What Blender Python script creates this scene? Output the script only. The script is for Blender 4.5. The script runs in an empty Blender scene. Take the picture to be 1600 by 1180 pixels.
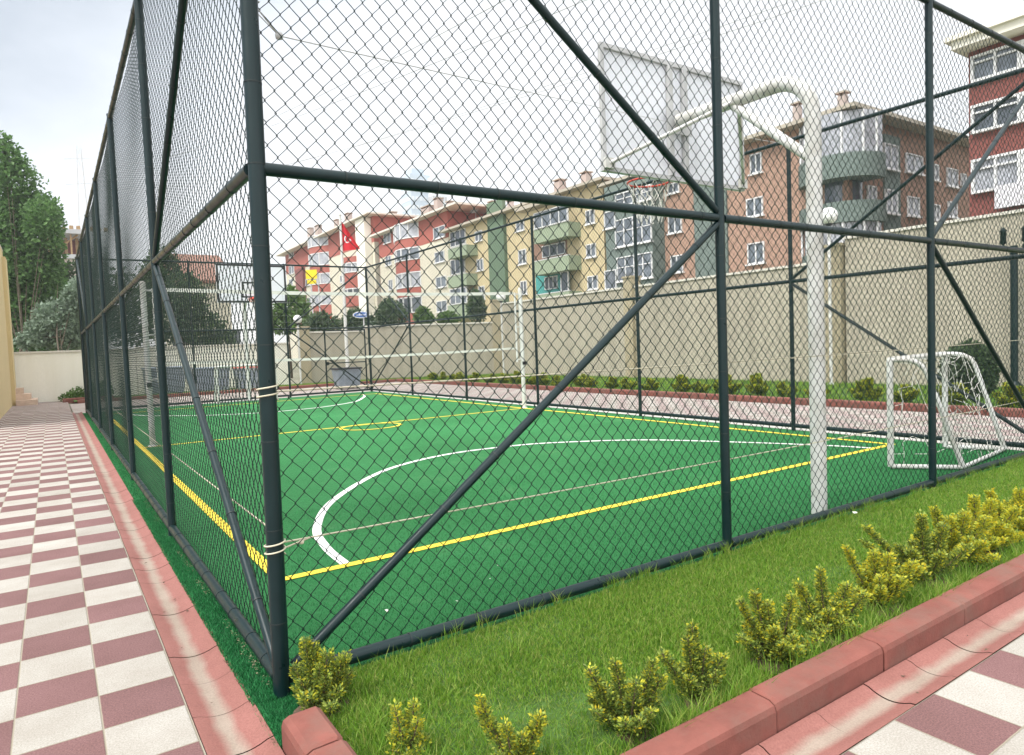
import bpy, math, random
import numpy as np
from mathutils import Vector, Matrix
random.seed(7); RNG = np.random.default_rng(11)
scene = bpy.context.scene
COL = scene.collection
R = math.radians; HAZE = .0006
# ------------------------------------------------------------------ camera (calibrated)
F_PX, PITCH, ROLL, YAW = 1063.973, R(-2.815), R(2.227), R(33.947)
CAM = Vector((-0.8, -3.224, 1.6))
FW = Vector((math.sin(YAW)*math.cos(PITCH), math.cos(YAW)*math.cos(PITCH), math.sin(PITCH)))
RT0 = Vector((math.cos(YAW), -math.sin(YAW), 0)); UP0 = RT0.cross(FW)
RT = math.cos(ROLL)*RT0 - math.sin(ROLL)*UP0
UP = math.sin(ROLL)*RT0 + math.cos(ROLL)*UP0
cd = bpy.data.cameras.new('camera'); cam = bpy.data.objects.new('camera', cd); COL.objects.link(cam)
cd.sensor_fit = 'HORIZONTAL'; cd.sensor_width = 36; cd.lens = F_PX/1600*36
cd.clip_start = 0.05; cd.clip_end = 3000
m = Matrix((RT, UP, -FW)).transposed().to_4x4(); m.translation = CAM; cam.matrix_world = m
scene.camera = cam

def on(px, py, axis, val):
    """the point where the sight line of a photo pixel meets the plane axis = val (real planes of the place)"""
    d = FW + RT*((px-800)/F_PX) - UP*((py-590)/F_PX)
    t = (val-CAM[axis])/d[axis]
    return CAM + d*t
def at(px, py, depth):
    return CAM + (FW + RT*((px-800)/F_PX) - UP*((py-590)/F_PX))*depth

# ------------------------------------------------------------------ materials
def nodes(name):
    mt = bpy.data.materials.new(name); mt.use_nodes = True
    nt = mt.node_tree; b = nt.nodes['Principled BSDF']
    return mt, nt, b
def N(nt, t, **kw):
    n = nt.nodes.new(t)
    for k, v in kw.items(): setattr(n, k, v)
    return n
def L(nt, a, b): nt.links.new(a, b)
def rgb(c): return (c[0], c[1], c[2], 1)
def mulc(c, f): return tuple(min(1, x*f) for x in c)
def mix_col(nt, fac, a, b, blend='MIX'):
    n = N(nt, 'ShaderNodeMix', data_type='RGBA', blend_type=blend)
    for sock, v in ((n.inputs[0], fac), (n.inputs[6], a), (n.inputs[7], b)):
        if hasattr(v, 'links'): L(nt, v, sock)
        else: sock.default_value = v if isinstance(v, float) else rgb(v)
    return n.outputs[2]
def math_n(nt, op, a, b=None):
    n = N(nt, 'ShaderNodeMath', operation=op)
    for i, v in enumerate((a, b)):
        if v is None: continue
        if hasattr(v, 'links'): L(nt, v, n.inputs[i])
        else: n.inputs[i].default_value = v
    return n.outputs[0]
def noise(nt, vec, scale, detail=3, rough=.6):
    n = N(nt, 'ShaderNodeTexNoise'); n.inputs['Scale'].default_value = scale
    n.inputs['Detail'].default_value = detail; n.inputs['Roughness'].default_value = rough
    if vec is not None: L(nt, vec, n.inputs['Vector'])
    return n.outputs['Fac']
def ramp(nt, fac, stops):
    n = N(nt, 'ShaderNodeValToRGB'); e = n.color_ramp.elements
    while len(e) < len(stops): e.new(.5)
    for el, (p, c) in zip(e, stops): el.position = p; el.color = rgb(c) if len(c) == 3 else c
    L(nt, fac, n.inputs[0]); return n.outputs[0]
def bump(nt, b, h, strength=.3, dist=.01):
    n = N(nt, 'ShaderNodeBump'); n.inputs['Strength'].default_value = strength; n.inputs['Distance'].default_value = dist
    L(nt, h, n.inputs['Height']); L(nt, n.outputs[0], b.inputs['Normal'])
def mk(name, col, rough=.8, var=.15, scale=6, bmp=0, bscale=80, bdist=.004, metal=0, spec=.4, dirt=None, dirtscale=.7):
    mt, nt, b = nodes(name)
    tc = N(nt, 'ShaderNodeTexCoord').outputs['Object']
    f = noise(nt, tc, scale, 5)
    c = ramp(nt, f, [(.3, mulc(col, 1-var)), (.7, mulc(col, 1+var))])
    if dirt:
        f2 = noise(nt, tc, dirtscale, 6, .7)
        f3 = ramp(nt, f2, [(.45, (0, 0, 0)), (.72, (1, 1, 1))])
        c = mix_col(nt, f3, c, dirt)
    L(nt, c, b.inputs['Base Color'])
    b.inputs['Roughness'].default_value = rough; b.inputs['Metallic'].default_value = metal
    b.inputs['Specular IOR Level'].default_value = spec
    if bmp: bump(nt, b, noise(nt, tc, bscale, 4), bmp, bdist)
    return mt
def mk_leaf(name, cols, rough=.55, trans=.25):
    mt, nt, b = nodes(name)
    g = N(nt, 'ShaderNodeNewGeometry')
    k = len(cols)
    c = ramp(nt, g.outputs['Random Per Island'], [((i+.5)/k, x) for i, x in enumerate(cols)])
    L(nt, c, b.inputs['Base Color']); b.inputs['Roughness'].default_value = rough
    b.inputs['Specular IOR Level'].default_value = .3
    tr = N(nt, 'ShaderNodeBsdfTranslucent'); L(nt, c, tr.inputs['Color'])
    mx = N(nt, 'ShaderNodeMixShader'); mx.inputs[0].default_value = trans
    L(nt, b.outputs[0], mx.inputs[1]); L(nt, tr.outputs[0], mx.inputs[2])
    L(nt, mx.outputs[0], nt.nodes['Material Output'].inputs['Surface'])
    return mt
def mk_tile(name, w, h, x0, y0, flip=0, redc=((.105, .048, .048), (.225, .115, .112))):
    mt, nt, b = nodes(name)
    tc = N(nt, 'ShaderNodeTexCoord').outputs['Object']
    s = N(nt, 'ShaderNodeSeparateXYZ'); L(nt, tc, s.inputs[0])
    u = math_n(nt, 'DIVIDE', math_n(nt, 'SUBTRACT', s.outputs[0], x0), w)
    v = math_n(nt, 'DIVIDE', math_n(nt, 'SUBTRACT', s.outputs[1], y0), h)
    fu, fv = math_n(nt, 'FLOOR', u), math_n(nt, 'FLOOR', v)
    par = math_n(nt, 'PINGPONG', math_n(nt, 'ADD', math_n(nt, 'ADD', fu, fv), float(flip)), 1.0)
    par = math_n(nt, 'GREATER_THAN', par, .5)
    cx = N(nt, 'ShaderNodeCombineXYZ'); L(nt, fu, cx.inputs[0]); L(nt, fv, cx.inputs[1])
    wn = N(nt, 'ShaderNodeTexWhiteNoise'); wn.noise_dimensions = '2D'; L(nt, cx.outputs[0], wn.inputs['Vector'])
    n1 = noise(nt, tc, 130, 4, .8); n2 = noise(nt, tc, 2.2, 6, .7)
    white = ramp(nt, n1, [(.36, (.29, .27, .235)), (.6, (.445, .425, .39))])
    red = ramp(nt, n1, [(.36, redc[0]), (.62, redc[1])])
    c = mix_col(nt, par, white, red)
    c = mix_col(nt, 1.0, c, ramp(nt, wn.outputs['Value'], [(0, (.80, .79, .77)), (1, (1, 1, 1))]), 'MULTIPLY')
    c = mix_col(nt, 1.0, c, ramp(nt, n2, [(.3, (.80, .77, .74)), (.62, (1, 1, 1))]), 'MULTIPLY')
    # joints
    def edge(t, size):
        fr = math_n(nt, 'FRACT', t)
        d = math_n(nt, 'MINIMUM', fr, math_n(nt, 'SUBTRACT', 1.0, fr))
        return math_n(nt, 'MULTIPLY', d, size)
    dj = math_n(nt, 'MINIMUM', edge(u, w), edge(v, h))
    jn = math_n(nt, 'ADD', dj, math_n(nt, 'MULTIPLY', math_n(nt, 'SUBTRACT', noise(nt, tc, 60, 2), .5), .004))
    jf = ramp(nt, math_n(nt, 'DIVIDE', jn, .012), [(.14, (1, 1, 1)), (.42, (0, 0, 0))])
    c = mix_col(nt, jf, c, (.25, .22, .165))
    L(nt, c, b.inputs['Base Color']); b.inputs['Roughness'].default_value = .85
    hh = math_n(nt, 'ADD', math_n(nt, 'MULTIPLY', math_n(nt, 'MINIMUM', dj, .006), 1.0), math_n(nt, 'MULTIPLY', n1, .0012))
    bump(nt, b, hh, .6, 1.0)
    return mt

M = {}
def paint(name, col, rough=.35, var=.12):
    mt, nt, b = nodes(name)
    tc = N(nt, 'ShaderNodeTexCoord').outputs['Object']
    f = noise(nt, tc, 9, 5); f2 = noise(nt, tc, 2.3, 4)
    c = ramp(nt, f, [(.3, mulc(col, 1-var)), (.7, mulc(col, 1+var))])
    c = mix_col(nt, ramp(nt, f2, [(.5, (0, 0, 0)), (.8, (.35, .35, .35))]), c, (col[0]+.004, col[1]+.011, col[2]+.011))
    L(nt, c, b.inputs['Base Color']); b.inputs['Roughness'].default_value = rough
    L(nt, ramp(nt, f, [(.2, (rough-.08,)*3), (.8, (rough+.18,)*3)]), b.inputs['Roughness'])
    bump(nt, b, noise(nt, tc, 120, 3), .12, .002)
    b.inputs['Specular IOR Level'].default_value = .32
    return mt
M['fence'] = paint('fence paint', (.0025, .015, .0165), .3)
M['mesh'] = mk('mesh wire', (.004, .020, .015), .45, .1, 3)
M['tie'] = mk('tie wire', (.012, .02, .02), .5, .1)
M['white_steel'] = mk('white painted steel', (.60, .60, .58), .45, .07, 4, dirt=(.38, .36, .31), dirtscale=2.5)
M['board'] = mk('backboard sheet', (.88, .88, .92), .5, .04, 2)
nt_ = M['board'].node_tree; tr_ = N(nt_, 'ShaderNodeBsdfTranslucent'); tr_.inputs[0].default_value = (.88, .88, .92, 1); mx_ = N(nt_, 'ShaderNodeMixShader'); mx_.inputs[0].default_value = .45
L(nt_, nt_.nodes['Principled BSDF'].outputs[0], mx_.inputs[1]); L(nt_, tr_.outputs[0], mx_.inputs[2]); L(nt_, mx_.outputs[0], nt_.nodes['Material Output'].inputs['Surface'])
M['board_trim'] = mk('board back frame', (.44, .44, .44), .5, .1, 4)
M['black'] = mk('black paint', (.012, .012, .014), .5, .1)
M['rim'] = mk('red rim paint', (.55, .05, .025), .4, .12, 8)
M['string'] = mk('white cord', (.66, .65, .6), .8, .1)
M['net_dark'] = mk('net cord', (.30, .31, .30), .8, .1)
M['rope'] = mk('rope', (.52, .48, .36), .85, .15, 40)
M['red_conc'] = mk('red concrete kerb', (.195, .070, .055), .85, .2, 5, .6, 70, .004, spec=.25, dirt=(.17, .095, .075), dirtscale=3)
M['soil'] = mk('soil', (.09, .06, .04), .95, .4, 20, .6, 60, .01)
M['lawn'] = mk('lawn base', (.05, .105, .017), .95, .35, 14, .6, 90, .01)
M['line_y'] = mk('yellow turf line', (.78, .60, .055), .9, .14, 70, .5, 220, .006)
M['line_w'] = mk('white turf line', (.76, .76, .73), .9, .1, 70, .5, 220, .006)
M['ground'] = mk('earth', (.20, .19, .14), .95, .25, .3, dirt=(.10, .14, .05), dirtscale=.05)
M['concrete'] = mk('concrete', (.47, .45, .41), .85, .12, 3, .3, 60)
def mk_wall(name, col, streak):
    mt, nt, b = nodes(name)
    tc = N(nt, 'ShaderNodeTexCoord').outputs['Object']
    mp = N(nt, 'ShaderNodeMapping'); mp.inputs['Scale'].default_value = (1, 1, .12); L(nt, tc, mp.inputs[0])
    a = noise(nt, mp.outputs[0], 1.6, 6, .7); f = noise(nt, tc, 40, 4)
    c = ramp(nt, f, [(.3, mulc(col, .92)), (.7, mulc(col, 1.06))])
    c = mix_col(nt, ramp(nt, a, [(.42, (0, 0, 0)), (.75, (.8, .8, .8))]), c, streak)
    L(nt, c, b.inputs['Base Color']); b.inputs['Roughness'].default_value = .9
    bump(nt, b, f, .4, .008); return mt
M['wall'] = mk_wall('beige render', (.40, .365, .285), (.265, .24, .185))
M['pillar'] = mk_wall('ochre render', (.37, .32, .215), (.30, .255, .17))
M['coping'] = mk('coping', (.60, .57, .50), .8, .1)
M['cream'] = mk_wall('cream render', (.80, .775, .68), (.72, .69, .58))
M['ochre'] = mk_wall('ochre house render', (.58, .46, .24), (.52, .41, .22))
# gutter: red at its lips, paler worn concrete along its bed (local x is across)
def mk_gutter():
    mt, nt, b = nodes('channel concrete')
    tc = N(nt, 'ShaderNodeTexCoord').outputs['Object']
    s = N(nt, 'ShaderNodeSeparateXYZ'); L(nt, tc, s.inputs[0])
    d = math_n(nt, 'ABSOLUTE', math_n(nt, 'SUBTRACT', s.outputs[0], .112))
    d = math_n(nt, 'ADD', d, math_n(nt, 'MULTIPLY', math_n(nt, 'SUBTRACT', noise(nt, tc, 5, 5), .5), .07))
    n1 = noise(nt, tc, 120, 4)
    red = ramp(nt, n1, [(.3, (.205, .078, .064)), (.7, (.285, .118, .098))])
    pale = ramp(nt, n1, [(.3, (.25, .195, .155)), (.7, (.33, .265, .215))])
    c = mix_col(nt, ramp(nt, d, [(.014, (1, 1, 1)), (.055, (0, 0, 0))]), red, pale)
    c = mix_col(nt, 1.0, c, ramp(nt, noise(nt, tc, 1.7, 6, .7), [(.3, (.78, .75, .72)), (.6, (1, 1, 1))]), 'MULTIPLY')
    L(nt, c, b.inputs['Base Color']); b.inputs['Roughness'].default_value = .8
    bump(nt, b, n1, .3, .003); return mt
M['gutter'] = mk_gutter()
def mk_turf():
    mt, nt, b = nodes('artificial turf')
    tc = N(nt, 'ShaderNodeTexCoord').outputs['Object']
    n1 = noise(nt, tc, 260, 3, .75); n2 = noise(nt, tc, 22, 5, .7); n3 = noise(nt, tc, .55, 4)
    c = ramp(nt, n1, [(.28, (.020, .130, .040)), (.5, (.042, .24, .078)), (.72, (.085, .36, .135))])
    c = mix_col(nt, 1.0, c, ramp(nt, n2, [(.3, (.66, .68, .64)), (.7, (1.0, 1.0, 1.0))]), 'MULTIPLY')
    c = mix_col(nt, 1.0, c, ramp(nt, n3, [(.35, (.80, .82, .78)), (.65, (1, 1, 1))]), 'MULTIPLY')
    sx = N(nt, 'ShaderNodeSeparateXYZ'); L(nt, tc, sx.inputs[0])
    roll = math_n(nt, 'FLOOR', math_n(nt, 'DIVIDE', math_n(nt, 'ADD', sx.outputs[1], 1.1), 3.9))     # rolls of turf laid across the pitch
    wn = N(nt, 'ShaderNodeTexWhiteNoise'); wn.noise_dimensions = '1D'; L(nt, roll, wn.inputs['W'])
    c = mix_col(nt, 1.0, c, ramp(nt, wn.outputs['Value'], [(0, (.90, .91, .90)), (1, (1, 1, 1))]), 'MULTIPLY')
    fr = math_n(nt, 'FRACT', math_n(nt, 'DIVIDE', math_n(nt, 'ADD', sx.outputs[1], 1.1), 3.9))
    c = mix_col(nt, ramp(nt, math_n(nt, 'ADD', fr, math_n(nt, 'MULTIPLY', math_n(nt, 'SUBTRACT', n2, .5), .002)), [(.0, (.5, .5, .5)), (.004, (0, 0, 0))]), c, (.012, .09, .03))
    n5 = noise(nt, tc, 1.1, 7, .75)
    c = mix_col(nt, ramp(nt, n5, [(.56, (0, 0, 0)), (.78, (.32, .32, .32))]), c, (.16, .26, .12))
    L(nt, c, b.inputs['Base Color']); b.inputs['Roughness'].default_value = .75
    b.inputs['Specular IOR Level'].default_value = .12
    bump(nt, b, math_n(nt, 'ADD', n1, n2), .9, .012); return mt
M['turf'] = mk_turf()
M['turf_fibre'] = mk_leaf('turf fibre', [(.006, .07, .02), (.014, .14, .04), (.026, .22, .065), (.05, .30, .10)], .6, .25)
M['grass'] = mk_leaf('grass blade', [(.075, .175, .016), (.135, .285, .023), (.19, .335, .032), (.165, .30, .032), (.30, .35, .08)], .6, .4)
M['leaf_y'] = mk_leaf('golden leaf', [(.56, .54, .035), (.62, .61, .07), (.45, .50, .055), (.64, .50, .03)], .5, .4)
M['leaf_yg'] = mk_leaf('variegated leaf', [(.25, .32, .045), (.34, .395, .075), (.18, .255, .045)], .5, .25)
M['leaf_g'] = mk_leaf('green leaf', [(.065, .115, .022), (.105, .165, .035), (.145, .195, .045)], .5, .3)
M['stem'] = mk('stem bark', (.10, .07, .04), .9, .3, 30)
M['bark'] = mk('bark', (.09, .07, .05), .95, .3, 8, .6, 20, .03)
M['tree_g'] = mk_leaf('broad leaf', [(.07, .15, .045), (.105, .205, .06), (.145, .26, .085), (.085, .175, .05)], .5, .45)
M['tree_d'] = mk_leaf('dark leaf', [(.05, .085, .04), (.075, .12, .058), (.10, .15, .07)], .5, .35)
M['tree_s'] = mk_leaf('silver leaf', [(.16, .22, .15), (.21, .27, .2), (.12, .17, .11)], .6, .2)
M['tree_l'] = mk_leaf('light leaf', [(.09, .17, .035), (.12, .21, .05), (.07, .13, .03)], .5, .3)
M['glass'] = mk('window glass', (.13, .15, .175), .12, .5, 1.3, spec=.8)
M['glass_l'] = mk('curtained glass', (.33, .34, .37), .2, .35, 1.8, spec=.7)
M['glass_d'] = mk('dark glass', (.06, .07, .085), .12, .5, 1.2, spec=.8)
M['pvc'] = mk('white pvc', (.72, .72, .72), .5, .04)
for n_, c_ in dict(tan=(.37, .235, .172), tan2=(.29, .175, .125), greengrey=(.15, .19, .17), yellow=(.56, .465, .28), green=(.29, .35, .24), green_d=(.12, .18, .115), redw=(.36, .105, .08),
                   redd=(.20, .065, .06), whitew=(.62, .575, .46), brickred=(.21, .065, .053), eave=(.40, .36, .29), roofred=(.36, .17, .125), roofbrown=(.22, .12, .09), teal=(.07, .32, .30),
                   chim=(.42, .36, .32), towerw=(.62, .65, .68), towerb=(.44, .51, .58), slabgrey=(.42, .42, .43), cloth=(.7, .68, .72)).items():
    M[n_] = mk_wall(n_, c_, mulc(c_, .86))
M['galv'] = mk('galvanised sheet', (.23, .27, .31), .5, .18, 5, metal=.3)
M['lid_red'] = mk('red plastic', (.40, .06, .05), .5, .1)
M['flag'] = mk('flag cloth', (.50, .02, .03), .8, .12, 3)
M['sign_y'] = mk('yellow sign', (.80, .60, .02), .5, .05)
M['sign_b'] = mk('blue sign', (.05, .12, .35), .5, .05)
M['globe'] = mk('white globe', (.82, .82, .80), .3, .04)
M['timber'] = mk('timber', (.35, .23, .12), .85, .25, 6)
M['satin'] = mk('dish metal', (.5, .5, .5), .5, .1)

# ------------------------------------------------------------------ mesh helpers
class MB:
    def __init__(s): s.v = []; s.f = []; s.mi = []; s.sm = []
    def add(s, vs, fs, mi=0, smooth=False):
        o = len(s.v); s.v += [tuple(v) for v in vs]
        for f in fs: s.f.append(tuple(i+o for i in f)); s.mi.append(mi); s.sm.append(smooth)
    def box(s, a, b, mi=0, bev=0):
        x0, x1 = sorted((a[0], b[0])); y0, y1 = sorted((a[1], b[1])); z0, z1 = sorted((a[2], b[2]))
        if bev:
            c = min(bev, (x1-x0)/2.2, (y1-y0)/2.2)
            ring = lambda e, z: [(x0+e, y0+e, z), (x1-e, y0+e, z), (x1-e, y1-e, z), (x0+e, y1-e, z)]
            v = ring(0, z0)+ring(0, z1-c)+ring(c, z1)
            f = [(3, 2, 1, 0), (8, 9, 10, 11)]
            for k in (0, 4):
                for i in range(4): j = (i+1) % 4; f.append((k+i, k+j, k+4+j, k+4+i))
            s.add(v, f, mi)
            return
        v = [(x0, y0, z0), (x1, y0, z0), (x1, y1, z0), (x0, y1, z0), (x0, y0, z1), (x1, y0, z1), (x1, y1, z1), (x0, y1, z1)]
        s.add(v, [(3, 2, 1, 0), (4, 5, 6, 7), (0, 1, 5, 4), (1, 2, 6, 5), (2, 3, 7, 6), (3, 0, 4, 7)], mi)
    def tube(s, pts, r, n=10, mi=0, cap=True, smooth=True):
        pts = [Vector(p) for p in pts]; k = len(pts)
        rs = r if isinstance(r, (list, tuple)) else [r]*k
        t0 = (pts[1]-pts[0]).normalized()
        a = t0.cross(Vector((0, 0, 1)) if abs(t0.z) < .9 else Vector((1, 0, 0))).normalized()
        vs = []
        for i, p in enumerate(pts):
            if i == 0: t = t0
            elif i == k-1: t = (pts[i]-pts[i-1]).normalized()
            else: t = ((pts[i]-pts[i-1]).normalized()+(pts[i+1]-pts[i]).normalized()).normalized()
            a = (a - t*a.dot(t)).normalized(); b = t.cross(a)
            for q in range(n):
                th = 2*math.pi*q/n
                vs.append(p + (a*math.cos(th)+b*math.sin(th))*rs[i])
        fs = []
        for i in range(k-1):
            for q in range(n):
                w = (q+1) % n; fs.append((i*n+q, i*n+w, (i+1)*n+w, (i+1)*n+q))
        s.add(vs, fs, mi, smooth)
        if cap:
            s.add(vs[:n], [tuple(reversed(range(n)))], mi); s.add(vs[-n:], [tuple(range(n))], mi)
    def band(s, p, t, r, w=.012, n=12, mi=0):
        t = Vector(t).normalized(); p = Vector(p)
        s.tube([p-t*w/2, p+t*w/2], r, n, mi)
    def lathe(s, c, prof, n=16, mi=0):
        c = Vector(c); vs = []; fs = []
        for (r, z) in prof:
            for q in range(n):
                th = 2*math.pi*q/n; vs.append((c.x+r*math.cos(th), c.y+r*math.sin(th), c.z+z))
        for i in range(len(prof)-1):
            for q in range(n):
                w = (q+1) % n; fs.append((i*n+q, i*n+w, (i+1)*n+w, (i+1)*n+q))
        s.add(vs, fs, mi, True)
    def quad(s, a, b, c, d, mi=0): s.add([a, b, c, d], [(0, 1, 2, 3)], mi)
    def build(s, name, mats, parent=None):
        o = base_of(parent)
        me = bpy.data.meshes.new(name)
        me.from_pydata([(v[0]-o[0], v[1]-o[1], v[2]-o[2]) for v in s.v], [], s.f)
        if not isinstance(mats, (list, tuple)): mats = [mats]
        for q in mats: me.materials.append(q)
        me.polygons.foreach_set('material_index', s.mi); me.polygons.foreach_set('use_smooth', s.sm)
        me.update()
        ob = bpy.data.objects.new(name, me); COL.objects.link(ob)
        if parent: ob.parent = parent
        return ob
def base_of(o):
    b = Vector((0, 0, 0))
    while o is not None: b = b+o.location; o = o.parent
    return b
def np_mesh(name, verts, faces, mats, parent=None, mi=None, smooth=False):
    """verts (n,3); faces (m,k)"""
    me = bpy.data.meshes.new(name); nv, (nf, k) = len(verts), faces.shape
    verts = np.asarray(verts, np.float32) - np.array(base_of(parent), np.float32)
    me.vertices.add(nv); me.vertices.foreach_set('co', verts.ravel())
    me.loops.add(nf*k); me.loops.foreach_set('vertex_index', faces.astype(np.int32).ravel())
    me.polygons.add(nf); me.polygons.foreach_set('loop_start', np.arange(0, nf*k, k, dtype=np.int32))
    for q in (mats if isinstance(mats, (list, tuple)) else [mats]): me.materials.append(q)
    if mi is not None: me.polygons.foreach_set('material_index', mi.astype(np.int32))
    me.polygons.foreach_set('use_smooth', np.full(nf, smooth))
    me.update(calc_edges=True)
    ob = bpy.data.objects.new(name, me); COL.objects.link(ob)
    if parent: ob.parent = parent
    return ob
def tag(o, label, cat, group=None):
    o['label'] = label; o['category'] = cat
    if group: o['group'] = group
    return o
def thing(name, label, cat, loc=(0, 0, 0), group=None):
    o = bpy.data.objects.new(name, None); COL.objects.link(o); o.location = loc
    o.empty_display_size = .2
    return tag(o, label, cat, group)
def struct(o, kind='structure'): o['kind'] = kind; return o
def copy_tree(o, parent=None):
    c = o.copy(); COL.objects.link(c); c.parent = parent
    for ch in o.children: copy_tree(ch, c)
    return c

# ------------------------------------------------------------------ dimensions
W, LN, ZM, ZT = 9.256, 21.35, 2.44, 4.74
AP = [0, 3.494, 6.973, 10.65, 14.2, 17.754, LN]
WP = [0, 3.465, 6.99, 10.577, 14.124, 17.772, LN]
BP = [0, 3.21, 6.32, W]
EP = [0, 3.09, 6.18, W]

# ------------------------------------------------------------------ ground and paving
def sheet(name, x0, x1, y0, y1, z, mt, nx=1, ny=1):
    b = MB()
    for i in range(nx):
        for j in range(ny):
            a, c = x0+(x1-x0)*i/nx, x0+(x1-x0)*(i+1)/nx; d, e = y0+(y1-y0)*j/ny, y0+(y1-y0)*(j+1)/ny
            b.quad((a, d, z), (c, d, z), (c, e, z), (a, e, z))
    return struct(b.build(name, mt))
sheet('ground', -900, 900, -900, 900, -.06, M['ground'])
sheet('sports_pitch', -.125, W+.05, -.03, LN+.06, 0, M['turf'])
b = MB(); b.quad((-.125, -.42, -.012), (.045, -.42, -.012), (.045, -.03, -.003), (-.125, -.03, -.003)); struct(b.build('turf_strip', M['turf']))
sheet('path', -7, -.381, -6, 29.9, 0, mk_tile('paving left', .3255, .357, -.385, .9, 0))
sheet('path', -.352, 16, -6, -1.812, 0, mk_tile('paving near', .34, .332, 1.97, -1.812, 0))
sheet('path', W+.35, 12.93, -1.4, 27.2, -.004, mk_tile('paving far side', .33, .345, W+.35, 0, 0, ((.29, .215, .205), (.38, .30, .29))))
sheet('path', -.352, W+.35, LN+.35, 27.2, -.008, mk_tile('paving far end', .33, .345, 0, LN, 0, ((.29, .215, .205), (.38, .30, .29))))
b = MB()
b.box((W+.05, -.03, -.05), (W+.348, LN+.35, -.002)); b.box((-.1, LN+.06, -.05), (W+.05, LN+.348, -.002))
struct(b.build('concrete_strip', M['concrete']))
# near lawn and far lawn
b = MB()
nx = 40
for i in range(nx):
    xa, xb = .04+14*i/nx, .04+14*(i+1)/nx
    for j in range(6):
        ya, yb = -1.45+1.43*j/6, -1.45+1.43*(j+1)/6
        zf = lambda x, y: .03+.016*math.sin(x*2.1+y*3)*math.sin(y*2.2+1)*(1 if -1.4 < y < -.05 else 0)
        b.add([(xa, ya, zf(xa, ya)), (xb, ya, zf(xb, ya)), (xb, yb, zf(xb, yb)), (xa, yb, zf(xa, yb))], [(0, 1, 2, 3)], 0, True)
struct(b.build('lawn', M['lawn']))
sheet('lawn', 13.1, 18.6, -8, 27.2, .06, M['lawn'])
sheet('lawn', -.2, 18.6, 27.34, 30, .06, M['lawn'])

def gutter(name, length, seg, w=.224, bed=.112):
    b = MB(); y = 0
    while y < length:
        y1 = min(y+seg, length)-.005; prof = []
        for i in range(11):
            t = i/10; e = .018
            x = w*t
            z = .004 - .028*max(0, math.sin(math.pi*min(1, max(0, (x-e)/(w-2*e)))))**.8
            prof.append((x, z))
        dz = random.uniform(-.002, .002)
        vs = [(x, y, z+dz) for x, z in prof]+[(x, y1, z+dz) for x, z in prof]
        b.add(vs, [(i, i+1, 12+i, 11+i) for i in range(10)], 0, True)
        y = y1+.005
    b.quad((0, 0, -.034), (w, 0, -.034), (w, length, -.034), (0, length, -.034), 1)
    return struct(b.build(name, [M['gutter'], M['soil']]))
g1 = gutter('gutter', 23.8, .37, .253); g1.location = (-.379, -1.812, 0)
g2 = gutter('gutter', 15, .38); g2.rotation_euler = (0, 0, R(-90)); g2.location = (-.126, -1.588, 0)

# kerbs: separate stones, one structure per run
def kerb_run(b, p0, p1, width, h, seg, side):
    p0, p1 = Vector(p0), Vector(p1); d = (p1-p0); Ln = d.length; d.normalize(); n = Vector((-d.y, d.x, 0))*side
    t = 0
    while t < Ln-.02:
        t1 = min(t+seg, Ln)-.008; dz = random.uniform(-.004, .004); off = random.uniform(-.004, .004)
        prof = [(0, -.06), (0, h-.035), (.008, h-.012), (.032, h), (width-.02, h+.003), (width, h-.012), (width, -.06)]
        vs = []
        e = .012
        rings = [(t, e), (t+e, 0), (t1-e, 0), (t1, e)]
        for (tt, ins) in rings:
            for (u, z) in prof:
                uu = u + (ins*.5 if u < width/2 else -ins*.5); zz = z-(ins*.7 if z > 0 else 0)
                vs.append(p0+d*tt+n*(uu+off)+Vector((0, 0, zz+dz)))
        k = len(prof); fs = []
        for i in range(3):
            for q in range(k-1): fs.append((i*k+q, i*k+q+1, (i+1)*k+q+1, (i+1)*k+q))
        fs.append(tuple(range(k))); fs.append(tuple(reversed(range(3*k, 4*k))))
        if side > 0: fs = [tuple(reversed(f)) for f in fs]
        b.add(vs, fs, 0)
        t = t1+.008
b = MB()
kerb_run(b, (-.118, -1.583, 0), (13.5, -1.583, 0), .145, .125, .825, 1)
kerb_run(b, (-.118, -.43, 0), (-.118, -1.575, 0), .16, .125, .30, 1)
# the leg faces the left gutter
struct(b.build('kerb', M['red_conc']))
b = MB(); kerb_run(b, (12.95, 27.3, 0), (12.95, -2, 0), .14, .14, .9, 1)
kerb_run(b, (-.1, 27.2, 0), (12.9, 27.2, 0), .14, .12, .9, 1)
struct(b.build('kerb', M['red_conc']))

# ------------------------------------------------------------------ pitch lines
def strip(b, pts, w, z=.006):
    pts = [Vector((p[0], p[1], z)) for p in pts]
    vs = []
    for i, p in enumerate(pts):
        t = (pts[min(i+1, len(pts)-1)]-pts[max(i-1, 0)]).normalized(); n = Vector((-t.y, t.x, 0))
        vs += [p+n*w/2, p-n*w/2]
    b.add(vs, [(2*i, 2*i+1, 2*i+3, 2*i+2) for i in range(len(pts)-1)])
YF, YB, XL, XR = 1.64, LN-1.5, .44, 8.78
b = MB()
strip(b, [(XL, YF), (XR, YF)], .085); strip(b, [(XL, YB), (XR, YB)], .085)
strip(b, [(XL, YF-.04), (XL, YB+.04)], .085, .0075); strip(b, [(XR, YF-.04), (XR, YB+.04)], .085, .0075)
strip(b, [(XL, 10.55), (XR, 10.55)], .08)
strip(b, [(4.6+.62*math.cos(R(a)), 10.1+.52*math.sin(R(a))) for a in range(0, 361, 10)], .07, .009)
struct(b.build('pitch_line_yellow', M['line_y']))
b = MB()
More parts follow.
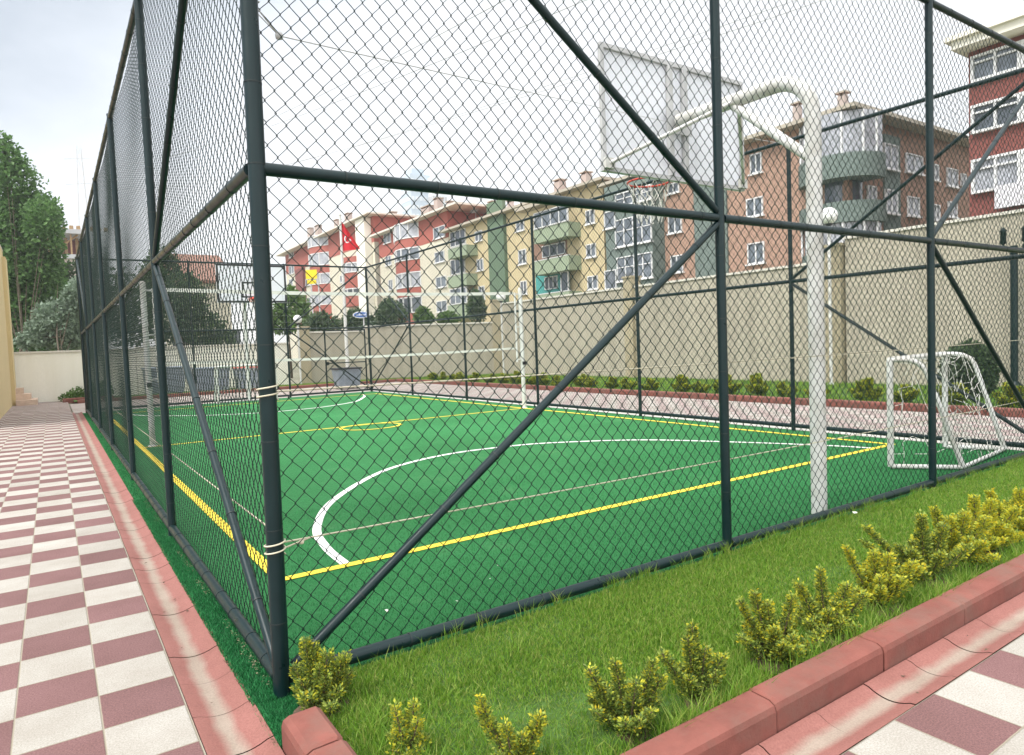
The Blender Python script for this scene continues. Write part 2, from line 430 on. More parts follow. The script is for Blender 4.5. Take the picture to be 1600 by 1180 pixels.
def smooth_curve(P, n=10):
    out = []
    for i in range(len(P)-1):
        p0, p1, p2, p3 = P[max(i-1, 0)], P[i], P[i+1], P[min(i+2, len(P)-1)]
        for k in range(n):
            t = k/n
            out.append(tuple(.5*((2*p1[a])+(-p0[a]+p2[a])*t+(2*p0[a]-5*p1[a]+4*p2[a]-p3[a])*t*t+(-p0[a]+3*p1[a]-3*p2[a]+p3[a])*t**3) for a in (0, 1)))
    out.append(tuple(P[-1][:2])); return out
ARC = [(.93, YF+.04), (.96, 2.2), (1.1, 2.86), (1.56, 3.8), (2.44, 4.85), (3.2, 5.4), (4.1, 5.68), (5.0, 5.62), (5.7, 5.4), (6.84, 4.56), (7.62, 3.3), (8.15, 2.2), (8.32, YF+.04)]
strip(b, smooth_curve(ARC), .076, .0055)
strip(b, smooth_curve([(x, YB+YF-y) for x, y in ARC]), .085, .0055)
struct(b.build('pitch_line_white', M['line_w']))

# ------------------------------------------------------------------ chain link fences
def chain(name, p0, u, nrm, length, z0, z1, parent, dx=.092, dz=.102, r=.0022, ns=4, seed=1, amp=.012):
    s = dx/2; K = int(round(length/s)); J = int(round((z1-z0)/(dz/2)))+1
    k = np.arange(K)[:, None]; j = np.arange(J)[None, :]
    sd = (j+k) % 2
    rr = np.random.default_rng(seed)
    uu = k*s + s*sd + (sd*2-1)*.0032 + rr.normal(0, .0009, (K, J))
    zz = z0 + j*dz/2 + np.zeros((K, 1)) + rr.normal(0, .0009, (K, J))
    uu = uu + .004*np.sin(zz*2.3+uu*.7+seed); zz = zz + .005*np.sin(uu*1.3+seed*2)*np.sin(zz*1.1+seed)
    dd = (sd*2-1)*.0016 + amp*np.sin(uu*1.7+seed)*np.sin(zz*1.9+seed*3)
    p0 = np.array(p0, float); u = np.array(u, float); n = np.array(nrm, float)
    P = p0 + uu[..., None]*u + dd[..., None]*n; P[..., 2] += zz
    V = np.empty((K, J, ns, 3))
    for q in range(ns):
        th = 2*math.pi*(q+.5)/ns
        V[:, :, q] = P + (r*1.4*math.cos(th))*u + (r*1.15*math.sin(th))*n
    idx = np.arange(K*J*ns).reshape(K, J, ns)
    a = idx[:, :-1]; c = idx[:, 1:]
    f = np.stack([a, np.roll(a, -1, 2), np.roll(c, -1, 2), c], -1).reshape(-1, 4)
    return np_mesh(name, V.reshape(-1, 3), f, M['mesh'], parent, smooth=True)
def V3(*a): return Vector(a)
class Fence:
    def __init__(s, label, p0, u, nrm):
        s.p0 = Vector(p0); s.u = Vector(u); s.n = Vector(nrm)   # nrm points to the outside
        s.root = thing('chain_link_fence', label, 'fence', p0)
    def pt(s, t, z, o=0): return s.p0+s.u*t+s.n*o+V3(0, 0, z)
    def post(s, t, r=.034, zt=ZT, zb=-.12, lean=0):
        b = MB(); b.tube([s.pt(t, zb), s.pt(t+lean*zt, zt)], r, 16)
        b.lathe(s.pt(t+lean*zt, zt), [(r+.003, -.02), (r+.003, .004), (r*.6, .014), (0, .016)], 16)
        z = .3+random.uniform(0, .2)
        while z < zt-.1:
            b.band(s.pt(t+lean*z, z), (0, 0, 1), r+.0025, .005, 12, 1); z += random.uniform(.36, .5)
        return b.build('post', [M['fence'], M['tie']], s.root)
    def rail(s, t0, t1, z0, z1, r=.03, o=0, name='rail', ties=.45):
        b = MB(); a, c = s.pt(t0, z0, o), s.pt(t1, z1, o); b.tube([a, c], r, 14)
        d = (c-a); Ln = d.length; q = random.uniform(.15, .4)
        while q < Ln-.1:
            b.band(a+d*(q/Ln), d, r+.003, .007, 12, 1); q += ties*random.uniform(.75, 1.3)
        return b.build(name, [M['fence'], M['tie']], s.root)
    def brace(s, t0, z0, t1, z1): return s.rail(t0, t1, z0, z1, .025, 0, 'brace', .55)
def panels(F, posts, ends):
    for a, c in zip(posts[:-1], posts[1:]):
        F.rail(a+.036, c-.036, .078, .078, .034, ties=.4); F.rail(a+.036, c-.036, ZM, ZM); F.rail(a+.036, c-.036, ZT-.035, ZT-.035)
    for which in ends:
        if which == 0: a, c, near, far = posts[0], posts[1], posts[0]+.06, posts[1]-.035
        else: a, c, near, far = posts[-2], posts[-1], posts[-1]-.06, posts[-2]+.035
        F.brace(far, ZM-.05, near, .12); F.brace(far, ZM+.05, near, ZT-.08)
random.seed(3)
FF = Fence('dark green chain-link fence across the near end, with the thick corner post beside the kerb', (0, 0, 0), (1, 0, 0), (0, -1, 0))
for i, t in enumerate(BP): FF.post(t, .039 if i in (0, 3) else .034, lean=.0085 if i == 0 else 0)
panels(FF, BP, (0, 1))
chain('chain_link_mesh', (.03, .033, 0), (1, 0, 0), (0, -1, 0), W-.06, .06, ZT-.03, FF.root, seed=1)
FL = Fence('dark green chain-link fence along the chequered path and its red gutter', (0, 0, 0), (0, 1, 0), (-1, 0, 0))
for t in AP[1:-1]: FL.post(t)
panels(FL, AP, (0, 1))
chain('chain_link_mesh', (.033, .03, 0), (0, 1, 0), (-1, 0, 0), LN-.06, .06, ZT-.03, FL.root, seed=2)
FR = Fence('dark green chain-link fence on the long side facing the tall beige wall', (W, 0, 0), (0, 1, 0), (1, 0, 0))
for t in WP[1:-1]: FR.post(t)
panels(FR, WP, (0, 1))
chain('chain_link_mesh', (W-.033, .03, 0), (0, 1, 0), (1, 0, 0), LN-.06, .06, ZT-.03, FR.root, r=.0022, ns=3, seed=3)
FB = Fence('dark green chain-link fence across the far end, with a gate in it', (0, LN, 0), (1, 0, 0), (0, 1, 0))
for i, t in enumerate(EP): FB.post(t, .042 if i in (0, 3) else .034)
panels(FB, EP, (1,))
chain('chain_link_mesh', (.03, LN-.033, 0), (1, 0, 0), (0, 1, 0), W-.06, .06, ZT-.03, FB.root, ns=3, seed=4)
gx0, gx1 = 7.55, 9.1
b = MB()
for x in (gx0, gx1): b.tube([(x, LN+.05, .05), (x, LN+.05, ZM-.05)], .028, 10)
for z in (.09, 1.15, ZM-.09): b.tube([(gx0, LN+.05, z), (gx1, LN+.05, z)], .02, 8)
gt = b.build('gate', M['fence'], FB.root)
b = MB(); b.box((gx0+.03, LN+.065, 1.08), (gx0+.12, LN+.10, 1.2)); b.tube([(gx0+.07, LN+.1, 1.15), (gx0+.07, LN+.15, 1.15), (gx0+.2, LN+.15, 1.15)], .01, 6)
b.build('handle', M['black'], gt)

# ropes and cables on the cage
def sagline(a, c, sag, n=24):
    a, c = Vector(a), Vector(c)
    return [a.lerp(c, i/n)-V3(0, 0, sag*4*(i/n)*(1-i/n)) for i in range(n+1)]
def coil(b, x, y, z, r, turns=2, dz=.035, rad=.004):
    n = 18*turns
    b.tube([(x+r*math.cos(2*math.pi*i/18), y+r*math.sin(2*math.pi*i/18), z+dz*i/18) for i in range(n+1)], rad, 5)
b = MB(); b.tube(sagline((.04, .06, .70), (W-.05, .06, .70), .02), .0045, 5); coil(b, .006, 0, .66, .046)
b.tube([(.02, .047, .665), (.12, .055, .685), (.2, .06, .70)], .0045, 5); b.lathe((.145, .056, .685), [(0, -.012), (.012, -.008), (.014, 0), (.012, .008), (0, .012)], 8)
tag(b.build('rope', M['rope']), 'pale rope tied low round the thick corner post and run across the near end', 'rope')
b = MB(); b.tube(sagline((.06, .06, .72), (.06, LN-.05, .76), .02), .0045, 5)
tag(b.build('rope', M['rope']), 'pale rope strung low inside the fence beside the chequered path', 'rope')
b = MB(); b.tube(sagline((.04, .06, 1.42), (W-.05, .06, 1.42), .02), .0045, 5); coil(b, .012, 0, 1.385, .046)
tag(b.build('rope', M['rope']), 'pale rope tied chest-high round the thick corner post and run across the near end', 'rope')
pz = on(436, 56, 1, .1)
b = MB(); b.tube([(.0, .045, 3.22), (pz.x, .1, pz.z)], .003, 5); b.tube([(.03, -.03, 3.17), (pz.x, .1, pz.z)], .003, 5)
b.tube(sagline((pz.x, .1, pz.z), (W-.04, WP[1], ZT-.1), .03), .0035, 5); coil(b, .027, 0, 3.19, .046, 1)
b.lathe((pz.x, .1, pz.z), [(0, -.02), (.016, -.014), (.02, 0), (.016, .014), (0, .02)], 10)
tag(b.build('steel_cable', M['satin']), 'thin steel cable with a round clip running from the top of the corner post', 'cable')

# ------------------------------------------------------------------ basketball hoop
PX, PY = 4.72, .21
hoop = thing('basketball_hoop', 'white basketball hoop seen from behind its board, standing inside the near fence', 'basketball hoop', (PX, PY, 0))
b = MB()
pts = [(PX, PY, -.1), (PX, PY, 1.5), (PX, PY, 3.36)]
for k in range(1, 9):
    a = R(90*k/8); rad = .36
    pts.append((PX, PY+rad-rad*math.cos(a), 3.46+rad*math.sin(a)))
pts += [(PX, PY+1.0, 3.83), (PX, 1.70, 3.84)]
b.tube(pts, .066, 20)
b.build('pole', M['white_steel'], hoop)
b = MB(); b.tube([(PX, PY+.05, 3.12), (PX, PY+.80, 3.78)], .043, 14); b.build('arm_brace', M['white_steel'], hoop)
bx0, bx1, bz0, bz1, by = 3.72, 5.86, 3.24, 4.46, 1.80
b = MB(); b.box((bx0, by, bz0), (bx1, by+.025, bz1)); bd = b.build('backboard', M['board'], hoop)
b = MB()   # black outline and target square on the playing face
def outline(b, x0, x1, z0, z1, w, y0, y1):
    b.box((x0, y0, z0), (x1, y1, z0+w)); b.box((x0, y0, z1-w), (x1, y1, z1)); b.box((x0, y0, z0+w), (x0+w, y1, z1-w)); b.box((x1-w, y0, z0+w), (x1, y1, z1-w))
outline(b, bx0+.004, bx1-.004, bz0+.004, bz1-.004, .06, by+.0255, by+.028)
outline(b, 4.46, 5.12, 3.40, 3.9, .05, by+.0255, by+.028)
b.build('board_marking', M['black'], bd)
b = MB()
outline(b, bx0, bx1, bz0, bz1, .045, by-.035, by-.002)
for x in (4.64, 4.86): b.box((x, by-.05, bz0+.046), (x+.06, by-.002, bz1-.046))
b.box((4.6, by-.06, 3.72), (4.96, by-.052, 3.96))
b.build('board_frame', M['board_trim'], hoop)
b = MB()
for cx, ax in ((bx0+.06, PX-.05), (bx1-.06, PX+.05)):
    b.tube([(ax, 1.0, 3.80), (cx, by-.06, bz0+.07)], .02, 8)
    b.box((cx-.06, by-.07, bz0+.02), (cx+.06, by-.036, bz0+.12))
b.build('stay_rod', M['white_steel'], hoop)
rc = V3(4.79, by+.03+.15+.235, 3.33)
b = MB(); b.tube([(rc.x+.235*math.cos(R(a)), rc.y+.235*math.sin(R(a)), rc.z) for a in range(0, 361, 10)], .011, 8, cap=False)
b.box((4.68, by+.026, 3.27), (4.90, by+.05, 3.42)); b.box((4.70, by+.05, 3.32), (4.73, rc.y-.2, 3.335)); b.box((4.85, by+.05, 3.32), (4.88, rc.y-.2, 3.335))
b.quad((4.68, by+.05, 3.42), (4.90, by+.05, 3.42), (4.86, rc.y-.16, 3.34), (4.72, rc.y-.16, 3.34))
rim = b.build('rim', M['rim'], hoop)
b = MB()
for s_ in (1, -1):
    for k in range(12):
        pts = []
        for j in range(9):
            t = j/8; rr = .235*(1-.45*t**.8); a = 2*math.pi*(k/12)+s_*t*1.1
            pts.append((rc.x+rr*math.cos(a), rc.y+rr*math.sin(a), rc.z-.02-.42*t))
        b.tube(pts, .0045, 4, cap=False)
b.build('net', M['string'], rim)
hoop2 = copy_tree(hoop); hoop2.location = (4.72, LN-.21, 0); hoop2.rotation_euler = (0, 0, math.pi)
tag(hoop2, 'basketball hoop at the far end, its white board outlined in black', 'basketball hoop')

# ------------------------------------------------------------------ volleyball net
VY, VX0, VX1 = 10.6, .62, 8.84
vn = thing('volleyball_net', 'white volleyball net and its two posts across the middle of the pitch', 'volleyball net', ((VX0+VX1)/2, VY, 0))
for x in (VX0, VX1):
    b = MB(); b.tube([(x, VY, 0), (x, VY, 2.95)], .05, 12); b.lathe((x, VY, 0), [(.08, 0), (.08, .02), (.05, .03)], 12)
    b.lathe((x, VY, 2.95), [(.05, 0), (.03, .025), (0, .03)], 12)
    s_ = 1 if x < 4 else -1
    b.tube([(x+s_*.16, VY, 1.15), (x+s_*.16, VY, 2.85)], .022, 8)
    for z in (1.2, 2.0, 2.8): b.box((x+s_*.04, VY-.02, z), (x+s_*.15, VY+.02, z+.03))
    b.box((x-.04, VY-.09, 1.08), (x+.04, VY-.05, 1.16), 1)
    b.build('net_post', [M['white_steel'], M['black']], vn)
b = MB()
for z, w in ((2.80, .07), (1.47, .05)):
    n = 16; b = MB()
    for i in range(n):
        xa, xb = VX0+.2+(VX1-VX0-.4)*i/n, VX0+.2+(VX1-VX0-.4)*(i+1)/n
        sg = lambda x: -.05*math.sin(math.pi*(x-VX0)/(VX1-VX0))
        b.add([(xa, VY-.004, z+sg(xa)), (xb, VY-.004, z+sg(xb)), (xb, VY-.004, z+w+sg(xb)), (xa, VY-.004, z+w+sg(xa)),
               (xa, VY+.004, z+sg(xa)), (xb, VY+.004, z+sg(xb)), (xb, VY+.004, z+w+sg(xb)), (xa, VY+.004, z+w+sg(xa))],
              [(0, 1, 2, 3), (7, 6, 5, 4), (3, 2, 6, 7), (1, 0, 4, 5)])
    b.build('net_tape', M['string'], vn)
b = MB()
sg = lambda x: -.05*math.sin(math.pi*(x-VX0)/(VX1-VX0))
x = VX0+.25
while x < VX1-.2: b.tube([(x, VY, 1.5+sg(x)), (x, VY, 2.82+sg(x))], .0012, 3, cap=False); x += .13
for k in range(10):
    z = 1.6+k*.13; b.tube([(VX0+.2+(VX1-VX0-.4)*i/12, VY, z+sg(VX0+.2+(VX1-VX0-.4)*i/12)) for i in range(13)], .0012, 3, cap=False)
b.build('net_mesh', M['net_dark'], vn)

# ------------------------------------------------------------------ small goals
def rounded(P, r=.22, n=6):
    out = [Vector(P[0])]
    for i in range(1, len(P)-1):
        a, p, c = Vector(P[i-1]), Vector(P[i]), Vector(P[i+1])
        d0, d1 = (a-p).normalized(), (c-p).normalized(); s_, e = p+d0*r, p+d1*r
        for k in range(n+1):
            t = k/n; out.append(s_*(1-t)**2+p*2*t*(1-t)+e*t*t)
    out.append(Vector(P[-1])); return out
def goal(label, A, B, A2, B2, H=1.22, seed=5, torn=.38):
    A, B, A2, B2 = [V3(p[0], p[1], .03) for p in (A, B, A2, B2)]; up = V3(0, 0, H)
    rt = thing('small_goal', label, 'goal', ((A.x+B.x)/2, (A.y+B.y)/2, 0), 'small white goals on the pitch')
    rr = .034
    for P, Q in ((A, A2), (B, B2)):
        b = MB(); b.tube([P, P+up], rr, 12); b.build('goal_post', M['white_steel'], rt)
        top = P+up; bend = top+(Q-P)*.45
        b = MB(); b.tube(rounded([top, bend, Q], .2), rr*.85, 10); b.tube([P, Q], rr*.8, 10); b.build('side_frame', M['white_steel'], rt)
    b = MB(); b.tube([A+up, B+up], rr, 12); b.build('crossbar', M['white_steel'], rt)
    b = MB(); b.tube([A2, B2], rr*.7, 8); b.build('ground_bar', M['white_steel'], rt)
    rn = random.Random(seed); b = MB()
    def surf(corner, nu, nv, sag):
        g = [[None]*(nv+1) for _ in range(nu+1)]
        for i in range(nu+1):
            for j in range(nv+1):
                u, v = i/nu, j/nv; p = corner(u, v)
                e = math.sin(math.pi*u)*math.sin(math.pi*v)
                g[i][j] = p + V3(rn.uniform(-.06, .06), rn.uniform(-.05, .05), -abs(sag)*e+rn.uniform(-.06, .06))*(.3+e)
        for i in range(nu+1):
            for j in range(nv):
                if rn.random() > torn or i in (0, nu): b.tube([g[i][j], g[i][j+1]], .0035, 3, cap=False)
        for j in range(nv+1):
            for i in range(nu):
                if rn.random() > torn or j in (0, nv): b.tube([g[i][j], g[i+1][j]], .0035, 3, cap=False)
    ru = lambda P, Q, t: (P+up).lerp(P+up+(Q-P)*.45, t/.3) if t < .3 else (P+up+(Q-P)*.45).lerp(Q, (t-.3)/.7)
    surf(lambda u, v: ru(A, A2, v).lerp(ru(B, B2, v), u), 13, 12, .18)
    for P, Q in ((A, A2), (B, B2)):
        surf(lambda u, v, P=P, Q=Q: (P.lerp(P+up, v)).lerp(ru(P, Q, 1-v), u), 5, 9, .04)
    b.build('net', M['string'], rt)
    return rt
goal('white tubular goal with a torn net, pushed against the near fence at the right', (7.1, .80), (8.86, .99), (7.55, .24), (9.14, .42))
goal('white tubular goal standing below the far basketball board', (5.42, 20.3), (3.62, 20.5), (5.42, 20.95), (3.62, 21.1), 1.2, 6, .1)

# ------------------------------------------------------------------ grass, turf fibres
def blades(name, xy, h, w, zb, mt, lean=.5, five=True):
    n = len(xy); th = RNG.uniform(0, 2*math.pi, n); ph = RNG.uniform(0, 2*math.pi, n); ln = RNG.uniform(.1, lean, n)*h
    P = np.column_stack([xy, np.broadcast_to(zb, n)])
    a = np.column_stack([np.cos(th), np.sin(th), np.zeros(n)])*(w/2)[:, None]
    l = np.column_stack([np.cos(ph), np.sin(ph), np.zeros(n)])*ln[:, None]
    up = np.column_stack([np.zeros(n), np.zeros(n), h])
    if five:
        V = np.stack([P-a, P+a, P+l*.3+up*.55+a*.8, P+l*.3+up*.55-a*.8, P+l+up], 1).reshape(-1, 3)
        i = np.arange(n)[:, None]*5
        F = np.concatenate([i+np.array([[0, 1, 2]]), i+np.array([[0, 2, 3]]), i+np.array([[3, 2, 4]])])
    else:
        V = np.stack([P-a, P+a, P+l+up], 1).reshape(-1, 3); F = np.arange(n)[:, None]*3+np.array([[0, 1, 2]])
    return struct(np_mesh(name, V, F, mt), 'stuff')
def pts_in(n, x0, x1, y0, y1, power=1): 
    return np.column_stack([x0+(x1-x0)*RNG.random(n)**power, RNG.uniform(y0, y1, n)])
xy = np.concatenate([pts_in(150000, .06, 4.5, -1.43, -.055), pts_in(90000, 4.5, 9.5, -1.43, -.055), pts_in(10000, 9.5, 13, -1.43, -.06)])
SPOT = [(.10, -.27, .12), (.24, -.86, .08), (.53, -1.17, .1), (1.02, -1.25, .13), (1.42, -1.26, .12), (1.98, -1.25, .15), (2.42, -1.25, .15), (2.98, -1.22, .16), (3.62, -1.18, .2), (4.05, -1.16, .2), (4.5, -1.12, .2), (5.05, -1.12, .2)]
keep = np.ones(len(xy), bool); rnd_ = RNG.random(len(xy))
for sx_, sy_, sr_ in SPOT: keep &= ~((np.hypot(xy[:, 0]-sx_, (xy[:, 1]-sy_+.03)*1.2) < sr_*(.7+.6*rnd_)) & (rnd_ < .8))
keep &= ~((xy[:, 1] < -1.375-.03*np.sin(xy[:, 0]*4)) & (rnd_ < .55))
xy = xy[keep]
b = MB()
for sx_, sy_, sr_ in SPOT:
    k = 14; v = [(sx_, sy_-.02, .052)]+[(sx_+sr_*random.uniform(.75, 1.15)*math.cos(6.283*i/k), max(-1.43, sy_-.02+sr_*.85*random.uniform(.75, 1.15)*math.sin(6.283*i/k)), .032) for i in range(k)]
    b.add(v, [(0, 1+i, 1+(i+1) % k) for i in range(k)], 0, True)
x = .06
while x < 6:
    w_ = random.uniform(.12, .4); b.quad((x, -1.442, .047), (x+w_, -1.442, .047), (x+w_-.03, -1.40+random.uniform(-.015, .02), .046), (x+.03, -1.40+random.uniform(-.015, .02), .046)); x += w_+random.uniform(0, .15)
struct(b.build('soil', M['soil']))
cl = np.sin(xy[:, 0]*5.1+np.sin(xy[:, 1]*7)*1.5)*np.sin(xy[:, 1]*6.3+xy[:, 0]*1.7)
h = RNG.uniform(.018, .042, len(xy))*(1+.14*cl); h *= np.where(RNG.random(len(xy)) < .02, 1.8, 1)
edge = np.clip((-1.22-xy[:, 1])/.2, 0, 1); h *= 1+edge*.7
h *= np.where((xy[:, 0] < .6) & (xy[:, 1] > -1.2), 1.25, 1)
blades('grass', xy, h, np.full(len(xy), .0042)*(1+.1*xy[:, 0]), .022, M['grass'], .9)
# long unmown tufts along the rail, the kerb and the shrubs
tuft = []
for _ in range(300):
    if random.random() < .3: cx, cy = random.uniform(.3, 8.5), random.uniform(-.12, -.05)
    else: cx, cy = random.uniform(.1, 6.5), random.uniform(-1.42, -1.1)
    if random.random() < .12: cx, cy = random.uniform(.1, .3), random.uniform(-1.3, -.3)
    k = random.randint(10, 30); tuft.append(np.column_stack([RNG.normal(cx, .03, k), np.clip(RNG.normal(cy, .03, k), -1.455, -.045)]))
xy = np.concatenate(tuft); blades('grass', xy, RNG.uniform(.05, .12, len(xy)), np.full(len(xy), .0035), .03, M['grass'], 1.1)
n_ = 2600; xy = np.column_stack([RNG.uniform(.05, 7, n_), RNG.normal(-1.432, .010, n_)])
xy = xy[np.sin(xy[:, 0]*6.1)+np.sin(xy[:, 0]*15.7+2)*.7+RNG.normal(0, .5, len(xy)) > -.2]
blades('grass', xy, RNG.uniform(.10, .17, len(xy)), np.full(len(xy), .0038), .05, M['grass'], .9)
# far lawn grass
xy = np.concatenate([pts_in(26000, 13.1, 18.5, .5, 27), pts_in(9000, 5, 16, 27.4, 29)])
blades('grass', xy, RNG.uniform(.05, .13, len(xy)), RNG.uniform(.015, .03, len(xy)), .05, M['grass'], .8, False)
# fibres of the artificial turf, densest near the path edge
xy = np.concatenate([pts_in(60000, -.14, .04, -.43, 5.5, 1), pts_in(24000, -.125, .04, 5.5, 21), pts_in(9000, -.1, .045, -.42, .05), np.column_stack([RNG.uniform(.05, 9.1, 110000), .02+3.6*RNG.random(110000)**1.7])])
yy = xy[:, 1]
zb = np.where(yy < -.03, -.012, -.001)
blades('turf_fibre', xy, RNG.uniform(.009, .026, len(xy)), np.where(xy[:, 0] > .05, .003, .0045), zb, M['turf_fibre'], .9, False)
b = MB()
for _ in range(900):
    y = random.uniform(.1, 5.5) if random.random() < .8 else random.uniform(.1, 20); x = random.gauss(-.028, .014)
    if math.sin(y*3.1)+math.sin(y*7.3+1) < -.3: continue
    s_ = random.uniform(.003, .009); a = random.uniform(0, 3); z = random.uniform(.004, .012)
    b.add([(x+math.cos(a+k*1.57)*s_*random.uniform(.5, 1), y+math.sin(a+k*1.57)*s_*random.uniform(.5, 1.4), z) for k in range(4)], [(0, 1, 2, 3)])
struct(b.build('sand', mk('dry sand', (.30, .26, .17), .95, .3, 30)), 'stuff')
# petals and paper scraps lying about
b = MB()
for px, py, s_ in ((605, 955, .018), (714, 940, .012), (778, 885, .008), (790, 880, .007), (766, 905, .007), (535, 935, .007), (700, 1000, .008), (1336, 802, .03)):
    p = on(px, py, 2, .012 if py != 802 else .09)
    a = random.uniform(0, 3)
    q = [p+V3(math.cos(a+k*1.57)*s_*random.uniform(.6, 1.2), math.sin(a+k*1.57)*s_*random.uniform(.6, 1.2), random.uniform(0, .012)) for k in range(4)]
    b.add(q, [(0, 1, 2, 3)])
struct(b.build('litter', M['string']), 'stuff')
b = MB()
for _ in range(26):
    if random.random() < .6: x, y, z = random.uniform(-.33, -.15), random.uniform(-1, 6), -.012
    else: x, y, z = random.uniform(.8, 5), random.uniform(-1.8, -1.62), -.012
    a = random.uniform(0, 3); s_ = random.uniform(.005, .016)
    b.add([V3(x+math.cos(a+k*1.57)*s_*(1 if k % 2 else .5), y+math.sin(a+k*1.57)*s_*(1 if k % 2 else .5), z+random.uniform(0, .008)) for k in range(4)], [(0, 1, 2, 3)])
struct(b.build('debris', M['soil']), 'stuff')

# ------------------------------------------------------------------ foliage makers
def leaf_arrays(P, D, size, wid):
    """folded diamond leaves at P pointing along D"""
    n = len(P); up = RNG.normal(0, 1, (n, 3)); a = np.cross(D, up); a /= np.linalg.norm(a, axis=1)[:, None]+1e-9
    nn = np.cross(a, D)
    s = size[:, None]; w = wid[:, None]
    V = np.stack([P, P+D*s*.5+a*w*.5+nn*w*.18, P+D*s, P+D*s*.5-a*w*.5+nn*w*.18], 1).reshape(-1, 3)
    F = np.arange(n)[:, None]*4+np.array([[0, 1, 2, 3]])
    return V, F
def golden_shrub(base, branches, label, leaf=.02, dens=150, gold=.55, seed=1, group='golden shrubs along the near kerb'):
    """branches: (dx, dy, height, plume radius)"""
    rt = thing('golden_shrub', label, 'shrub', base, group)
    rn = np.random.default_rng(seed); sb = MB(); Ps, Ds, mis, sz = [], [], [], []
    base = np.array(base, float)
    for (dx, dy, hh, pr) in branches:
        tip = base+np.array([dx, dy, hh]); mid = base+np.array([dx*.55, dy*.55, hh*.45])
        ctl = [base+np.array([rn.normal(0, .01), rn.normal(0, .01), -.03]), mid, tip]
        sb.tube([Vector(c) for c in ctl], [.006, .0045, .002], 5)
        n = int(3.1*dens*hh/.25*(.5+pr/.05))
        t = rn.beta(1.6, 1.1, n)*.78+.22
        c = (1-t)[:, None]**2*ctl[0]+2*(t*(1-t))[:, None]*mid+(t**2)[:, None]*tip
        th = rn.uniform(0, 2*math.pi, n); el = rn.uniform(.1, 1.1, n)
        d = np.column_stack([np.cos(th)*np.cos(el), np.sin(th)*np.cos(el), np.sin(el)])
        r = pr*np.sqrt(rn.random(n))*(1.1-.75*t)
        P = c+np.column_stack([np.cos(th)*r, np.sin(th)*r, rn.normal(0, .008, n)])
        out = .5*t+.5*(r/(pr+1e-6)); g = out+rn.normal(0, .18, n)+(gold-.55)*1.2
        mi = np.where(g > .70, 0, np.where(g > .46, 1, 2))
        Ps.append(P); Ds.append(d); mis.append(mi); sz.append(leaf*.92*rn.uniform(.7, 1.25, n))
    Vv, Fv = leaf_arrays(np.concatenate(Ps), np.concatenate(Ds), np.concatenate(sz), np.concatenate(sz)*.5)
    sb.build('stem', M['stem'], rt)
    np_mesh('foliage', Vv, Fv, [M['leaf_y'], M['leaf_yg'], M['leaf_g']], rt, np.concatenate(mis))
    return rt
def bush_branches(rn, n, rad, h, pr):
    out = []
    for _ in range(n):
        a = rn.uniform(0, 6.28); q = rad*1.3*math.sqrt(rn.random())
        out.append((q*math.cos(a), q*math.sin(a), h*rn.uniform(.45, 1)*(1-.35*q/rad), pr*rn.uniform(.8, 1.2)))
    return out
rn = random.Random(5)
RTG = RT0   # picture-right along the ground, for the lean of single branches
def rel(list_):   # (right, away, height, plume) relative to the line of sight
    f = Vector((FW.x, FW.y, 0)).normalized()
    return [(1.18*r_*RTG.x+a_*f.x+.02*math.sin(r_*97), 1.18*r_*RTG.y+a_*f.y+.02*math.sin(r_*61+1), h_*(.9 if h_ > .2 else 1), p_*1.2) for r_, a_, h_, p_ in list_]
golden_shrub((.10, -.27, .03), bush_branches(rn, 18, .13, .22, .05)+rel([(-.06, 0, .33, .045), (-.04, .02, .30, .04), (.03, 0, .26, .05), (.09, 0, .24, .05), (.11, .03, .2, .045), (-.11, 0, .17, .04)]),
             'yellow-green shrub crowded against the thick corner post, the densest near the kerb end', .019, 150, .5, 1)
golden_shrub((.24, -.86, .05), bush_branches(rn, 7, .06, .13, .035)+rel([(-.02, 0, .21, .03), (.02, 0, .18, .035), (.05, 0, .14, .035), (-.055, 0, .08, .03)]),
             'smallest golden shrub, low in the grass right of the kerb end', .018, 130, .62, 2)
golden_shrub((.53, -1.17, .05), bush_branches(rn, 8, .07, .12, .035)+rel([(-.10, 0, .27, .022), (-.09, .01, .22, .024), (.07, 0, .18, .04), (.11, 0, .17, .04), (.02, -.05, .12, .04), (-.03, 0, .16, .03)]),
             'straggly golden shrub with one thin tall shoot leaning left', .018, 140, .6, 3)
golden_shrub((1.02, -1.25, .05), bush_branches(rn, 16, .12, .2, .045)+rel([(-.13, 0, .28, .035), (-.02, .03, .29, .035), (.09, 0, .29, .035), (.13, 0, .22, .045), (.03, -.04, .2, .05), (-.08, -.02, .22, .04)]),
             'wide golden shrub with three short upright shoots, in the middle of the near lawn edge', .019, 150, .5, 4)
golden_shrub((1.42, -1.26, .05), bush_branches(rn, 13, .10, .19, .042)+rel([(.0, 0, .34, .035), (-.015, 0, .29, .04), (-.13, 0, .2, .035), (.12, 0, .17, .04), (.04, 0, .24, .045)]),
             'golden shrub shaped like a cone with a single tall tip', .019, 150, .5, 5)
golden_shrub((1.98, -1.25, .05), bush_branches(rn, 18, .15, .25, .05)+rel([(-.07, 0, .36, .035), (-.14, 0, .33, .022), (.07, .02, .33, .035), (.22, -.03, .14, .035), (.16, -.02, .10, .035), (-.01, 0, .3, .045)]),
             'golden shrub with a low side branch stretched towards the kerb', .02, 150, .55, 6)
golden_shrub((2.42, -1.25, .05), bush_branches(rn, 17, .15, .26, .05)+rel([(-.13, 0, .3, .04), (-.02, 0, .38, .035), (.08, 0, .28, .05), (.15, 0, .22, .05), (.02, -.05, .16, .05)]),
             'rounded golden shrub crowding the left side of one with a thin yellow shoot', .02, 150, .55, 7)
